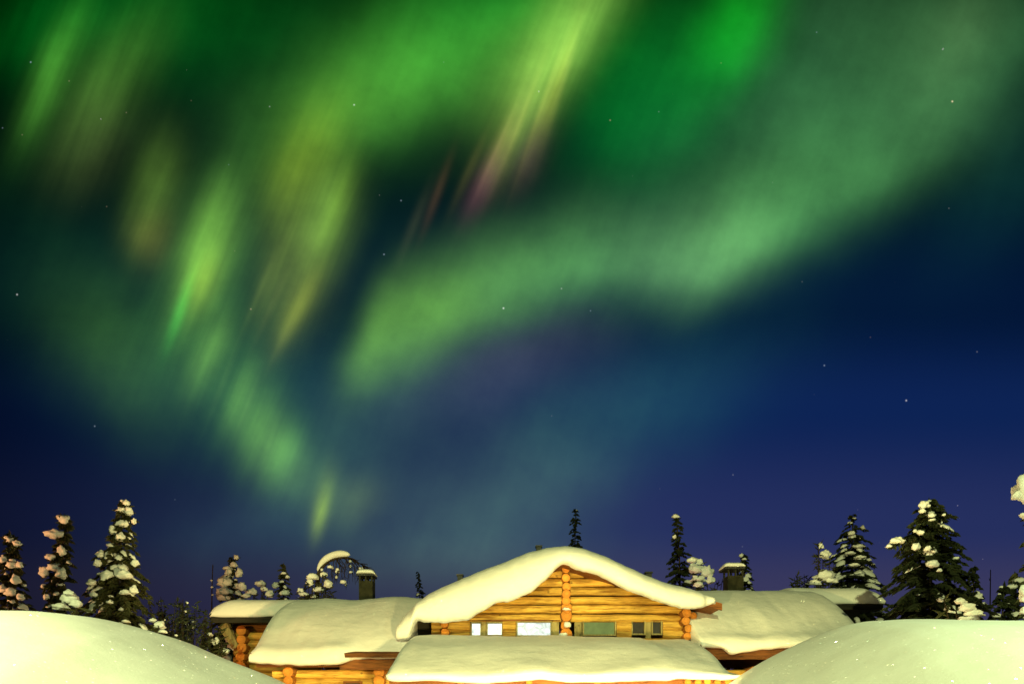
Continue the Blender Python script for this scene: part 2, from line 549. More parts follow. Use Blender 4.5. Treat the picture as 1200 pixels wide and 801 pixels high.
def wood_material(name, dark, light, end=(0.40, 0.17, 0.045), axis='X', rough=0.7):
    m, nt, bs, out = new_mat(name)
    L = nt.links
    geo = N(nt, 'ShaderNodeNewGeometry')
    tint = N(nt, 'ShaderNodeAttribute', attribute_name='tint')
    ring = N(nt, 'ShaderNodeAttribute', attribute_name='ring')
    mapn = N(nt, 'ShaderNodeMapping')
    s = {'X': (1.2, 14, 14), 'Y': (14, 1.2, 14), 'Z': (14, 14, 1.2)}[axis]
    mapn.inputs['Scale'].default_value = s
    off = N(nt, 'ShaderNodeVectorMath', operation='MULTIPLY_ADD')
    L.new(tint.outputs['Vector'], off.inputs[0])
    off.inputs[1].default_value = (37, 19, 23)
    L.new(geo.outputs['Position'], off.inputs[2])
    L.new(off.outputs[0], mapn.inputs['Vector'])
    n1 = N(nt, 'ShaderNodeTexNoise')
    n1.inputs['Scale'].default_value = 1.6
    n1.inputs['Detail'].default_value = 5
    n1.inputs['Roughness'].default_value = 0.65
    L.new(mapn.outputs[0], n1.inputs['Vector'])
    n2 = N(nt, 'ShaderNodeTexNoise')           # weather patches
    n2.inputs['Scale'].default_value = 1.5
    n2.inputs['Detail'].default_value = 4
    L.new(off.outputs[0], n2.inputs['Vector'])
    vo = N(nt, 'ShaderNodeTexVoronoi')         # knots
    vo.inputs['Scale'].default_value = 3.2
    L.new(off.outputs[0], vo.inputs['Vector'])
    knot = N(nt, 'ShaderNodeMapRange')
    knot.inputs['From Min'].default_value = 0.05
    knot.inputs['From Max'].default_value = 0.13
    L.new(vo.outputs['Distance'], knot.inputs['Value'])
    mid = tuple((a * 0.45 + b * 0.55) for a, b in zip(dark, light))
    ra = ramp_node(nt, [(0.30, tuple(c * .6 for c in dark)), (0.36, dark), (0.50, mid), (0.70, light)])
    L.new(n1.outputs['Fac'], ra.inputs[0])
    vr = N(nt, 'ShaderNodeMath', operation='MULTIPLY_ADD')
    L.new(tint.outputs['Fac'], vr.inputs[0])
    vr.inputs[1].default_value = 0.7
    vr.inputs[2].default_value = 0.55
    vr2 = N(nt, 'ShaderNodeMath', operation='MULTIPLY_ADD')
    L.new(n2.outputs['Fac'], vr2.inputs[0])
    vr2.inputs[1].default_value = 1.6
    vr2.inputs[2].default_value = 0.25
    vm = N(nt, 'ShaderNodeMath', operation='MULTIPLY')
    L.new(vr.outputs[0], vm.inputs[0])
    L.new(vr2.outputs[0], vm.inputs[1])
    km = N(nt, 'ShaderNodeMath', operation='MULTIPLY_ADD')
    L.new(knot.outputs[0], km.inputs[0])
    km.inputs[1].default_value = 0.6
    km.inputs[2].default_value = 0.4
    vk = N(nt, 'ShaderNodeMath', operation='MULTIPLY')
    L.new(vm.outputs[0], vk.inputs[0])
    L.new(km.outputs[0], vk.inputs[1])
    sc = N(nt, 'ShaderNodeVectorMath', operation='SCALE')
    L.new(ra.outputs[0], sc.inputs[0])
    L.new(vk.outputs[0], sc.inputs['Scale'])
    # cut ends with growth rings
    rs = N(nt, 'ShaderNodeMath', operation='MULTIPLY')
    L.new(ring.outputs['Fac'], rs.inputs[0])
    rs.inputs[1].default_value = 38
    sn = N(nt, 'ShaderNodeMath', operation='SINE')
    L.new(rs.outputs[0], sn.inputs[0])
    er = N(nt, 'ShaderNodeMapRange')
    er.inputs['From Min'].default_value = -1
    er.inputs['From Max'].default_value = 1
    er.inputs['To Min'].default_value = 0.65
    er.inputs['To Max'].default_value = 1.05
    L.new(sn.outputs[0], er.inputs['Value'])
    em = N(nt, 'ShaderNodeMath', operation='MULTIPLY')
    L.new(er.outputs[0], em.inputs[0])
    L.new(vm.outputs[0], em.inputs[1])
    es = N(nt, 'ShaderNodeVectorMath', operation='SCALE')
    es.inputs[0].default_value = end
    L.new(em.outputs[0], es.inputs['Scale'])
    ie = N(nt, 'ShaderNodeMath', operation='LESS_THAN')
    L.new(ring.outputs['Fac'], ie.inputs[0])
    ie.inputs[1].default_value = 0.96
    mx = N(nt, 'ShaderNodeMix', data_type='RGBA')
    L.new(ie.outputs[0], mx.inputs['Factor'])
    L.new(sc.outputs[0], mx.inputs['A'])
    L.new(es.outputs[0], mx.inputs['B'])
    L.new(mx.outputs['Result'], bs.inputs['Base Color'])
    bp = N(nt, 'ShaderNodeBump')
    bp.inputs['Strength'].default_value = 0.8
    bp.inputs['Distance'].default_value = 0.04
    L.new(n1.outputs['Fac'], bp.inputs['Height'])
    L.new(bp.outputs[0], bs.inputs['Normal'])
    bs.inputs['Roughness'].default_value = rough
    bs.inputs['Specular IOR Level'].default_value = 0.25
    return m


LOG = wood_material('log_wood', (0.32, 0.15, 0.024), (0.76, 0.46, 0.095))
LOG_END = wood_material('log_end_wood', (0.22, 0.08, 0.015), (0.45, 0.17, 0.035), end=(0.68, 0.25, 0.04), axis='Y')
BOARD = wood_material('board_wood', (0.20, 0.16, 0.07), (0.36, 0.29, 0.13), axis='Z')
TRIM = wood_material('trim_wood', (0.10, 0.035, 0.010), (0.26, 0.09, 0.022))
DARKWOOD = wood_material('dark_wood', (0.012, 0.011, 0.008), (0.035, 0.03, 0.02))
BARK = wood_material('bark', (0.02, 0.014, 0.009), (0.07, 0.05, 0.03), axis='Z', rough=0.9)


def plain(name, col, rough=0.8, var=0.35, scale=6.0):
    m, nt, bs, out = new_mat(name)
    n = N(nt, 'ShaderNodeTexNoise')
    n.inputs['Scale'].default_value = scale
    n.inputs['Detail'].default_value = 5
    geo = N(nt, 'ShaderNodeNewGeometry')
    nt.links.new(geo.outputs['Position'], n.inputs['Vector'])
    r = ramp_node(nt, [(0.3, tuple(c * (1 - var) for c in col)), (0.7, tuple(c * (1 + var) for c in col))])
    nt.links.new(n.outputs['Fac'], r.inputs[0])
    nt.links.new(r.outputs[0], bs.inputs['Base Color'])
    bs.inputs['Roughness'].default_value = rough
    bs.inputs['Specular IOR Level'].default_value = 0.2
    return m


MOSS = plain('moss_chinking', (0.035, 0.018, 0.006), 0.95)
MASONRY = plain('chimney_stone', (0.026, 0.025, 0.014), 0.9, 0.4, 9)
METAL = plain('chimney_metal', (0.03, 0.03, 0.03), 0.5)
NEEDLE = plain('spruce_needles', (0.045, 0.045, 0.018), 0.8, 0.5, 3.0)
NEEDLE_DARK = plain('dark_spruce_needles', (0.020, 0.026, 0.011), 0.8, 0.5, 3.0)
NEEDLE_GREY = plain('lichen_needles', (0.03, 0.036, 0.02), 0.8, 0.5, 3.0)
TWIG = plain('twig_bark', (0.03, 0.02, 0.012), 0.9)


def pane_material(name, col, strength, var):
    """glass of a window with the lit room behind it: uneven bright shapes of curtain, wall and lamp"""
    m, nt, bs, out = new_mat(name)
    L = nt.links
    geo = N(nt, 'ShaderNodeNewGeometry')
    n = N(nt, 'ShaderNodeTexNoise')
    n.inputs['Scale'].default_value = 4.5
    n.inputs['Detail'].default_value = 4
    n.inputs['Distortion'].default_value = 1.0
    L.new(geo.outputs['Position'], n.inputs['Vector'])
    r = ramp_node(nt, [(0.35, tuple(c * (1 - var) for c in col)), (0.6, col)])
    L.new(n.outputs['Fac'], r.inputs[0])
    bs.inputs['Base Color'].default_value = (0.02, 0.02, 0.02, 1)
    bs.inputs['Roughness'].default_value = 0.15
    L.new(r.outputs[0], bs.inputs['Emission Color'])
    bs.inputs['Emission Strength'].default_value = strength
    return m


PANE_LIT = pane_material('lit_glass', (0.86, 1.0, 0.90), 1.25, 0.5)
PANE_DIM = pane_material('dim_glass', (0.30, 0.42, 0.10), 0.55, 0.25)
PANE_DARK = pane_material('dark_glass', (0.10, 0.06, 0.02), 0.3, 0.6)

# ------------------------------------------------------------------ ground
gv, gf = [], []
rings = [0.0, 3, 6, 10, 14, 18, 24, 32, 45, 70, 120, 250, 600, 1500, 3500]
SEG = 48
for r_ in rings:
    for k in range(SEG):
        a = 2 * math.pi * k / SEG
        x, y = r_ * math.cos(a), 12 + r_ * math.sin(a)
        z = 0.12 * mnoise.noise(Vector((x * 0.15, y * 0.15, 3.1))) if r_ < 200 else 0
        gv.append((x, y, z - 0.1))
for i in range(len(rings) - 1):
    for k in range(SEG):
        a, b = i * SEG + k, i * SEG + (k + 1) % SEG
        gf.append((a, b, b + SEG, a + SEG))
ground = link('ground', pymesh('ground', gv, gf, SNOW_GROUND))
tag(ground, kind='structure')


# ------------------------------------------------------------------ snow loft
def loft(cols, name, mat, parent=None, amp=0.02, freq=1.2, seed=0.0, sub=1, round_ends=True):
    n = len(cols[0])
    cols = [[Vector(p) for p in c] for c in cols]
    if round_ends:
        for end, inner in ((0, 1), (-1, -2)):
            c = cols[end]
            ctr = sum(c, Vector()) / n
            cols[end] = [p.lerp(ctr, 0.0) for p in c]
    vs = []
    for c in cols:
        for p in c:
            q = p * freq
            d = Vector((mnoise.noise(q + Vector((seed, 0, 0))), mnoise.noise(q + Vector((0, seed + 7, 0))), mnoise.noise(q + Vector((0, 3, seed + 13)))))
            d2 = mnoise.noise(p * 4.3 + Vector((seed, 1, 2)))
            d3 = mnoise.noise(p * 9.0 + Vector((2, seed, 2)))
            vs.append(p + d * amp + Vector((0, -.5, .7)) * (.022 * d2 + .010 * d3) * min(1, amp / .045))
    fs = []
    for i in range(len(cols) - 1):
        for k in range(n):
            a, b = i * n + k, i * n + (k + 1) % n
            fs.append((a, b, b + n, a + n))
    fs.append(tuple(reversed(range(n))))
    fs.append(tuple(range((len(cols) - 1) * n, len(cols) * n)))
    m = MB()
    m.add(vs, fs)
    return m.build(name, mat, parent, smooth=True, sub=sub)


def taper(cols, widths):
    """bring the outermost columns in to a rounded end; widths = [(index from the end, scale)]"""
    out = [[Vector(p) for p in c] for c in cols]
    for idx, sc, dxx in widths:
        c = out[idx]
        ctr = sum(c, Vector()) / len(c)
        out[idx] = [ctr + (p - ctr) * sc + Vector((dxx, 0, 0)) for p in c]
    return out


rng = random.Random(4)
# ------------------------------------------------------------------ the lodge
lodge = root('log_lodge', (1.2, 17, 0), 'long log lodge with lit gable windows and deep snow drooping over all its roofs', 'lodge')

# gable wall -----------------------------------------------------------------
WD = 17.0
APX = (X(660, 16.3), Z(656, 16.3))
ER = (X(843, 16.3), Z(709, 16.3))
EL = (X(486, 16.3), Z(716, 16.3))


def deck_z(x):
    if x > APX[0]:
        t = (x - APX[0]) / (ER[0] - APX[0])
        return APX[1] + (ER[1] - APX[1]) * t
    t = (APX[0] - x) / (APX[0] - EL[0])
    return APX[1] + (EL[1] - APX[1]) * t


gw = MB()
rowp = 10.4 / 800 * WD
xl, xr = X(506, WD), X(806, WD)
z = Z(724, WD)
row = 0
while z < APX[1] - 0.12:
    # extent below the deck at this height
    tL = (APX[1] - z) / (APX[1] - EL[1]) * (APX[0] - EL[0])
    tR = (APX[1] - z) / (APX[1] - ER[1]) * (ER[0] - APX[0])
    a, b = max(xl, APX[0] - tL + 0.05), min(xr, APX[0] + tR - 0.05)
    if b - a > 0.2:
        jit = rng.uniform(-0.03, 0.03)
        gw.log((a, WD + jit, z), (b, WD + jit, z), rowp * rng.uniform(.445, .485), rng=rng, tint=rng.uniform(0.2, 1.0), wob=.16, segs=26)
    z += rowp
    row += 1
# log panels between the windows and under them
for (p0, p1) in ((506, 551), (589, 604.5), (722, 739.5), (776, 806)):
    for yy in (732.5, 742.5):
        gw.log((X(p0, WD), WD, Z(yy, WD)), (X(p1, WD), WD, Z(yy, WD)), rowp * 0.52, rng=rng, tint=rng.uniform(0.1, 0.45), segs=4)
zz = Z(753, WD)
while zz > 0:
    gw.log((xl, WD, zz), (xr, WD, zz), rowp * 0.53, rng=rng)
    zz -= rowp
# side walls of the tall block
zz = 0.15
while zz < deck_z(xr) - 0.15:
    for sx in (xl + 0.12, xr - 0.12):
        gw.log((sx, WD + 0.2, zz), (sx, WD + 10, zz), rowp * 0.53, rng=rng, segs=4)
    zz += rowp
gable = gw.build('gable_wall', LOG, lodge, smooth=True)
mo_ = MB()
poly = [(xl + .02, Z(727, WD)), (xr - .02, Z(727, WD)), (xr - .02, deck_z(xr) - .12), (APX[0], APX[1] - .12), (xl + .02, deck_z(xl) - .12)]
vs_m = [(p[0], yy, p[1]) for yy in (WD + 0.02, WD + 0.06) for p in poly]
mo_.add(vs_m, [(0, 1, 2, 3, 4), (9, 8, 7, 6, 5)] + [(k, (k + 1) % 5, (k + 1) % 5 + 5, k + 5) for k in range(5)])
mo_.build('moss_chinking', MOSS, gable)

mid = MB()
lg = random.Random(8)
for i, yy in enumerate((665.5, 675.5, 686.5, 695.5, 703.5, 711.5, 720.5, 732, 742)):
    mid.log((X(664 + lg.uniform(-1, 1), 16.6), 16.62 + lg.uniform(-.05, .05), Z(yy, 16.6)), (X(664, 16.6), 17.35, Z(yy, 16.6)),
            lg.uniform(4.6, 7.2) / 800 * 16.6, rng=lg, tint=lg.uniform(0.45, 1.0), segs=3, wob=0.16)
post = mid.build('log_joint', LOG_END, lodge, smooth=True)
cj = MB()
for (cx, cy, r_) in ((520.5, 730.5, 4.6), (521.5, 740.5, 5.0), (520, 750, 5)):
    cj.log((X(cx, 16.7), 16.7, Z(cy, 16.7)), (X(cx, 16.7), 17.3, Z(cy, 16.7)), r_ / 800 * 16.7, rng=lg, tint=lg.uniform(0.2, 0.6), segs=3, wob=0.14)
cj.build('log_joint', LOG_END, lodge, smooth=True)
cj = MB()
for (cx, cy, r_, dd) in ((805, 717, 5.6, 16.6), (804, 726.5, 5.2, 16.6), (807, 735.5, 5, 16.65), (812.5, 721, 4.6, 16.85), (817, 730, 5, 16.9), (806, 745, 5, 16.7)):
    cj.log((X(cx, dd), dd, Z(cy, dd)), (X(cx, dd), 17.3, Z(cy, dd)), r_ / 800 * dd, rng=lg, tint=lg.uniform(0.3, 0.8), segs=3, wob=0.14)
cj.build('log_joint', LOG_END, lodge, smooth=True)


def window(p0, p1, y0, y1, pane, label=None, fr=0.035, d=WD):
    f = MB()
    x0, x1, z0, z1 = X(p0, d), X(p1, d), Z(y1, d), Z(y0, d)
    yf, yb = d - 0.07, d + 0.10
    f.box((x0 - fr, yf, z0 - fr), (x0, yb, z1 + fr))
    f.box((x1, yf, z0 - fr), (x1 + fr, yb, z1 + fr))
    f.box((x0, yf + .002, z1), (x1, yb, z1 + fr))
    f.box((x0, yf + .002, z0 - fr), (x1, yb, z0))
    fo = f.build('window', BOARD, lodge)
    p = MB()
    p.box((x0 + 0.002, d + 0.02, z0 + 0.002), (x1 - 0.002, d + 0.032, z1 - 0.002))
    p.build('pane', pane, fo)
    if label:
        fo['label'] = label
    return fo


window(553, 563, 730, 744, PANE_LIT, 'narrow lit window furthest from the log joint')
window(571.5, 588, 730, 743.5, PANE_LIT, 'lit window between two pale boards')
window(606.5, 645, 729, 744, PANE_LIT, 'widest brightly lit window')
window(684, 720, 727.5, 743, PANE_DIM, 'wide window glowing dim green')
window(741, 754.5, 728, 742, PANE_DARK, 'dark window with a faint orange glow')
window(764.5, 774, 728, 742, PANE_DARK, 'narrow dark window near the corner')
for (p0, p1) in ((565, 569.5), (647, 655), (673, 681.5), (756.5, 762.5)):
    b = MB()
    b.box((X(p0, WD), WD - 0.03, Z(750, WD)), (X(p1, WD), WD + 0.09, Z(727.5, WD)), rng.random())
    b.build('window_board', BOARD, lodge)
hd = MB()
hd.box((X(548, WD), WD - 0.10, Z(727.6, WD)), (X(656, WD), WD - 0.02, Z(725.2, WD)))
hd.box((X(673, WD), WD - 0.10, Z(726.6, WD)), (X(779, WD), WD - 0.02, Z(724.2, WD)))
hd.build('window_head_board', TRIM, lodge)
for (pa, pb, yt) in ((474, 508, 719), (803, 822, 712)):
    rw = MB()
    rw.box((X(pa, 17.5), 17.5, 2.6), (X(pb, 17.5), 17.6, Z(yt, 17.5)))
    rw.build('recess_shade_panel', DARKWOOD, lodge)  # near-black panel added as the shade in the gaps under the roof overhang

# gable roof deck with barge boards ------------------------------------------------
dk = MB()
TH = 0.10
for (e, sgn) in ((EL, -1), (ER, 1)):
    a0 = (APX[0], APX[1])
    prof = [(a0[0], a0[1]), (e[0], e[1]), (e[0], e[1] - TH), (a0[0], a0[1] - TH)]
    vs = [(p[0], yy, p[1]) for yy in (16.25, 27.0) for p in prof]
    dk.add(vs, [(0, 1, 2, 3), (7, 6, 5, 4), (0, 4, 5, 1), (1, 5, 6, 2), (2, 6, 7, 3), (3, 7, 4, 0)], 0.6)
    # barge board
    prof = [(a0[0], a0[1] + .03), (e[0] + sgn * .03, e[1] + .03), (e[0] + sgn * .03, e[1] - 0.13), (a0[0], a0[1] - 0.13)]
    vs = [(p[0], yy, p[1]) for yy in (16.18, 16.247) for p in prof]
    dk.add(vs, [(0, 1, 2, 3), (7, 6, 5, 4), (0, 4, 5, 1), (1, 5, 6, 2), (2, 6, 7, 3), (3, 7, 4, 0)], 0.9)
droof = dk.build('gable_roof', TRIM, lodge)
ap = MB()
for sgn, t in ((-1, 0.4), (1, 0.8)):
    p0 = Vector((APX[0] - sgn * 0.05, 16.10, APX[1] + 0.10))
    p1 = Vector((APX[0] + sgn * 0.24, 16.10, APX[1] - 0.14))
    dirv = (p1 - p0).normalized()
    up = Vector((-dirv.z, 0, dirv.x)) * 0.07
    vs = [q + Vector((0, yy, 0)) for yy in (0 if sgn < 0 else 0.02, 0.07) for q in (p0 - up, p1 - up, p1 + up, p0 + up)]
    ap.add(vs, [(0, 1, 2, 3), (7, 6, 5, 4), (0, 4, 5, 1), (1, 5, 6, 2), (2, 6, 7, 3), (3, 7, 4, 0)], t)
ap.build('ridge_board', TRIM, droof)

TOP = [(462, 733), (468, 724), (473, 715), (485, 703), (500, 693), (520, 684), (545, 673), (575, 661), (600, 652), (620, 645), (640, 640.3), (652, 638.6),
       (664, 638.2), (676, 639.8), (687, 642), (710, 649), (733, 659.5), (757, 670), (780, 679), (803, 686), (827, 693.8), (838, 698), (846, 703.5)]
BOT = [(462, 748), (470, 750), (480, 749), (485, 728), (488, 724.5), (497, 727.5), (510, 727), (520, 728), (535, 727), (550, 727), (557, 720.5), (564, 717), (571, 713.5), (577, 708.5),
       (583, 706), (597, 704), (607, 699), (618, 694), (625, 690), (630, 685), (640, 676.5), (648, 667), (654, 660), (660, 657), (666, 658.5), (672, 662), (677, 665.5), (698, 670),
       (717, 679.5), (740, 692), (761, 699), (775, 704), (792, 710), (803, 713), (812, 713), (820, 711), (836, 705.5), (846, 705)]
tx, ty = zip(*TOP)
bx_, by_ = zip(*BOT)
_gx = np.arange(440, 880, 1.0)
_k = np.exp(-(np.arange(-45, 46) / 20.0) ** 2)
_bs = np.convolve(np.pad(np.interp(_gx, bx_, by_), 45, mode='edge'), _k / _k.sum(), mode='valid')
cols = []
for px in np.concatenate([np.linspace(463, 500, 16), np.linspace(503, 845.5, 120)]):
    zt = Z(np.interp(px, tx, ty), 16.4)
    zb = Z(np.interp(px, bx_, by_), 15.9)
    zb += 0.028 * mnoise.noise(Vector((px * 0.21, 0, 1))) + 0.02 * mnoise.noise(Vector((px * 0.5, 4, 1)))
    x = X(px, 16.1)
    zs = Z(np.interp(px, _gx, _bs), 15.9) if 500 < px < 825 else zb
    th = max(0.05, zt - zb)
    ths = max(0.12, zt - zs)
    s = min(1.0, max(.8, th / 0.5)) if 480 < px < 838 else min(1.0, th / 0.5)
    dz_ = max(zb, deck_z(min(max(x, EL[0]), ER[0])) - 0.02)
    dz_ = min(dz_, zt - 0.02)
    c = [(26.5, zt - .05), (21, zt - 0.01), (18.0, zt), (16.9, zt), (16.45 , zt - 0.02 * th), (16.45 - .30 * s, zt - .14 * ths), (16.45 - .50 * s, max(zb + .3 * th, zt - .34 * ths)),
         (16.45 - .60 * s, max(zb + .22 * th, zt - .56 * ths)), (16.45 - .60 * s, zb + .14 * th), (16.45 - .54 * s, zb + .06 * th), (16.45 - .42 * s, zb), (16.3, zb + 0.02), (16.6, max(zb, dz_)), (18, dz_), (26.5, dz_)]
    cols.append([(x, d, zz) for d, zz in c])
loft(cols, 'snow_cover', SNOW, droof, amp=0.045, freq=1.1, seed=3, sub=1)

# vents peeping over the gable snow
for (px, py, w_, h_) in ((631.5, 640.2, 3.0, 3.4), (539, 674, 3.0, 3.0), (760.5, 671.0, 3.4, 2.6)):
    b = MB()
    d = 16.95
    b.box((X(px - w_, d), d, Z(py + 14, d)), (X(px + w_, d), d + 0.16, Z(py, d)))
    b.box((X(px - w_ - 1, d), d - 0.03, Z(py, d) + .002), (X(px + w_ + 1, d), d + 0.19, Z(py, d) + 0.035))
    b.build('roof_vent', METAL, droof)

# entrance canopy --------------------------------------------------------------------
CX0, CX1 = -2.52, 4.52
cm = MB()
cm.add([(CX0 + .1, 13.45, 2.36), (CX1 - .1, 13.45, 2.36), (CX1 - .1, 16.85, 3.3), (CX0 + .1, 16.85, 3.3),
        (CX0 + .1, 13.45, 2.26), (CX1 - .1, 13.45, 2.26), (CX1 - .1, 16.85, 3.2), (CX0 + .1, 16.85, 3.2)],
       [(0, 1, 2, 3), (7, 6, 5, 4), (0, 4, 5, 1), (1, 5, 6, 2), (2, 6, 7, 3), (3, 7, 4, 0)], 0.6)
canopy = cm.build('canopy_roof', TRIM, lodge)
fb = MB()
fb.log((CX0 + .1, 13.62, 2.235), (CX1 - .15, 13.62, 2.235), 0.10, rng=rng, tint=0.8)
for px in (806, 818, 829, 841, 853, 700, 620, 540):
    fb.log((X(px, 13.4), 13.38, 2.29 + lg.uniform(-.01, .02)), (X(px, 13.4), 14.6, 2.6), 0.07, rng=lg, segs=3)
for px in (500, 690, 850):
    fb.log((X(px, 13.7), 13.8, -0.1), (X(px, 13.7), 13.8, 2.15), 0.11, rng=lg, segs=6)
fb.build('eave_beam', LOG_END, canopy, smooth=True)
cols = []
n = 64
for i in range(n + 1):
    t = i / n
    x = CX0 + (CX1 - CX0) * t
    wv = mnoise.noise(Vector((x * 0.55, 2.0, 0.3)))
    zw = Z(745.5 + 3 * wv + (3 if t > 0.8 else 0), 17.0)      # where it meets the wall
    e0 = min(1.0, t / 0.02) ** 0.5
    e1 = min(1.0, (1 - t) / 0.05) ** 0.5
    e = min(e0, e1)
    sagr = 0.07 * max(0, (t - 0.72) / 0.28) * (1 + 0.8 * mnoise.noise(Vector((x * 2.2, 5, 1))))
    lipz = 2.76 + 0.07 * wv - (1 - e) * 0.35 - sagr * 0.5
    bot = Z(799, 13.3) + 0.03 * mnoise.noise(Vector((x * 1.5, 0, 8))) + (0.05 if t > 0.80 else 0) + (0.04 * mnoise.noise(Vector((x * 6, 0, 2))) if t > 0.8 else 0)
    pts = [(17.3, zw - 0.05), (16.85, zw), (16.2, zw - 0.08 - sagr * .3), (15.3, zw * .62 + lipz * .38 + 0.04 - sagr * .6), (14.5, zw * .3 + lipz * .7 + 0.08 - sagr), (14.0, lipz + 0.07 - sagr * .5),
           (13.62, lipz - 0.08), (13.36, lipz - 0.22), (13.2, bot + 0.16), (13.22, bot + 0.04), (13.32, bot), (13.7, bot + 0.05), (15, bot + .36), (17.3, 3.0)]
    if e < 1:
        pts = [(d, zz if k < 6 else zz) for k, (d, zz) in enumerate(pts)]
        pts = [(d, 2.45 + (zz - 2.45) * (0.55 + 0.45 * e) if d < 14 else zz - (1 - e) * 0.25) for d, zz in pts]
    cols.append([(x, d, zz) for d, zz in pts])
loft(cols, 'snow_cover', SNOW, canopy, amp=0.07, freq=0.9, seed=11, sub=1)


# wings ---------------------------------------------------------------------------------
def wing_roof(x0, x1, ridge_d, ridge_z, lip_d, lip_fn, bot_fn, seed, free):
    """snow-laden roof sloping to the front; free = the end that stands free ('lo' or 'hi')"""
    d_ = MB()
    zb = bot_fn(x1 if free == 'lo' else x0)
    vs = []
    for x in (x0 + 0.06, x1 - 0.06):
        for (yy, zz) in ((lip_d + .1, zb + .1), (ridge_d, ridge_z - .55), (ridge_d + 3.4, zb + .1), (ridge_d + 3.4, zb), (ridge_d, ridge_z - .67), (lip_d + .1, zb)):
            vs.append((x, yy, zz))
    d_.add(vs, [(0, 1, 7, 6), (1, 2, 8, 7), (2, 3, 9, 8), (3, 4, 10, 9), (4, 5, 11, 10), (5, 0, 6, 11), (5, 4, 1, 0), (4, 3, 2, 1), (6, 7, 10, 11), (7, 8, 9, 10)], 0.4)
    roof = d_.build('wing_roof', TRIM, lodge)
    cols = []
    n = 56
    ts = sorted([i / n for i in range(n + 1)] + ([0.004, 0.009] if free == 'lo' else [0.991, 0.996]))
    for t in ts:
        x = x0 + (x1 - x0) * t
        et = (t if free == 'lo' else 1 - t) * (x1 - x0)
        e = min(1.0, et / 0.22) ** 0.5
        lz, bz = lip_fn(x), bot_fn(x)
        sh = min(1, max(0, (600 + x / 15.75 * 800 - 392) / 22)) if free == 'lo' else 0
        ld = lip_d + 0.22 * sh * sh * (3 - 2 * sh)
        rz_ = ridge_z + 0.06 * mnoise.noise(Vector((x * .8, seed, 2)))
        f = (1 - e) * 0.14
        pts = [(ridge_d + 3.6, bz + .3), (ridge_d + 1.6, rz_ - .55), (ridge_d + .6, rz_ - .10 - f), (ridge_d, rz_ - f), (ridge_d - .7, rz_ - 0.16 - f)]
        for q in (0.35, 0.58, 0.8):
            pts.append((ridge_d - .7 + (lip_d + .45 - ridge_d + .7) * q, (rz_ - .16) * (1 - q) + lz * q + 0.10 * math.sin(q * math.pi) - f))
        pts += [(lip_d + .45, lz - f), (ld + .18, lz - .09 - f * .9), (ld + .03, lz - .24 - f * .5), (ld, bz + .10), (ld + .05, bz + .01), (ld + .2, bz), (ld + .8, bz + .2), (ridge_d, rz_ - .62), (ridge_d + 3.4, bz + .1)]
        cols.append([(x, d, zz) for d, zz in pts])
    loft(cols, 'snow_cover', SNOW, roof, amp=0.07, freq=0.8, seed=seed, sub=1)
    return roof


def lip_l(x):
    return 3.36 + 0.02 * (x + 6) + 0.05 * mnoise.noise(Vector((x * .9, 1, 1)))


def bot_l(x):
    px = 600 + x / 15.75 * 800
    y = np.interp(px, [280, 290, 330, 360, 395, 402, 412, 440, 470], [775, 775.5, 777.5, 779, 780, 777, 772.5, 770.5, 769.5])
    return Z(y, 15.75) + 0.015 * mnoise.noise(Vector((x * 4, 2, 2)))


def lip_r(x):
    return 3.62 + 0.10 * mnoise.noise(Vector((x * 1.3, 1, 4)))


def bot_r(x):
    px = 600 + x / 15.9 * 800
    y = np.interp(px, [800, 848, 856, 880, 920, 1000], [756, 759, 766, 764, 760, 758])
    return Z(y, 15.9) + 0.03 * mnoise.noise(Vector((x * 3, 2, 2)))


wing_roof(-6.12, -2.42, 19.2, 4.97, 15.7, lip_l, bot_l, 21.0, 'lo')
right_roof = wing_roof(4.35, 8.5, 19.2, 5.2, 15.85, lip_r, bot_r, 31.0, 'hi')

for (xa, xb, xs) in ((-5.75, xl, -5.65), (xr, 8.1, 8.0)):
    ww = MB()
    zz = 0.1
    while zz < 2.72:
        ww.log((xa, 16.45, zz), (xb, 16.45, zz), 0.106 + rng.uniform(-.004, .006), rng=rng, tint=rng.uniform(0.25, 1), wob=.14, segs=20)
        ww.log((xs, 16.5, zz), (xs, 22.2, zz), 0.11, rng=rng, segs=4)
        zz += 0.212
    ww.build('wing_wall', LOG, lodge, smooth=True)
for px in (338, 443, 884):
    j = MB()
    zz = 0.1
    while zz < 2.85:
        dd = 16.1 + lg.uniform(-.03, .03)
        j.log((X(px, 16.1) + lg.uniform(-.02, .02), dd, zz), (X(px, 16.1), 16.75, zz), lg.uniform(.115, .135), rng=lg, tint=lg.uniform(.4, 1), segs=3, wob=.14)
        zz += 0.215
    j.build('log_joint', LOG_END, lodge, smooth=True)
for (a_, b_, t_) in (((X(398, 16.0), 16.0, Z(784, 16.0)), (X(470, 16.0), 16.06, Z(769, 16.0)), .7),
                     ((-6.0, 16.02, Z(781, 16.0)), (X(398, 16.0) - .003, 16.07, Z(770, 16.0)), .3),
                     ((4.5, 16.1, Z(772, 16.1)), (8.4, 16.16, Z(758, 16.1)), .2)):
    fa = MB()
    fa.box(a_, b_, t_)
    fa.build('eave_board', TRIM, lodge)
f = MB()
x0, x1, z1 = X(405, 16.3), X(422, 16.3), Z(800, 16.3)
f.box((x0 - .05, 16.27, z1), (x1 + .05, 16.34, z1 + .05), .9)
f.box((x0 - .05, 16.272, z1 - .8), (x0, 16.34, z1 - .002), .9)
f.box((x1, 16.272, z1 - .8), (x1 + .05, 16.34, z1 - .002), .9)
fo = f.build('window', TRIM, lodge)
p = MB()
p.box((x0 + .002, 16.30, z1 - .8), (x1 - .002, 16.32, z1 - .002))
p.build('pane', PANE_DARK, fo)


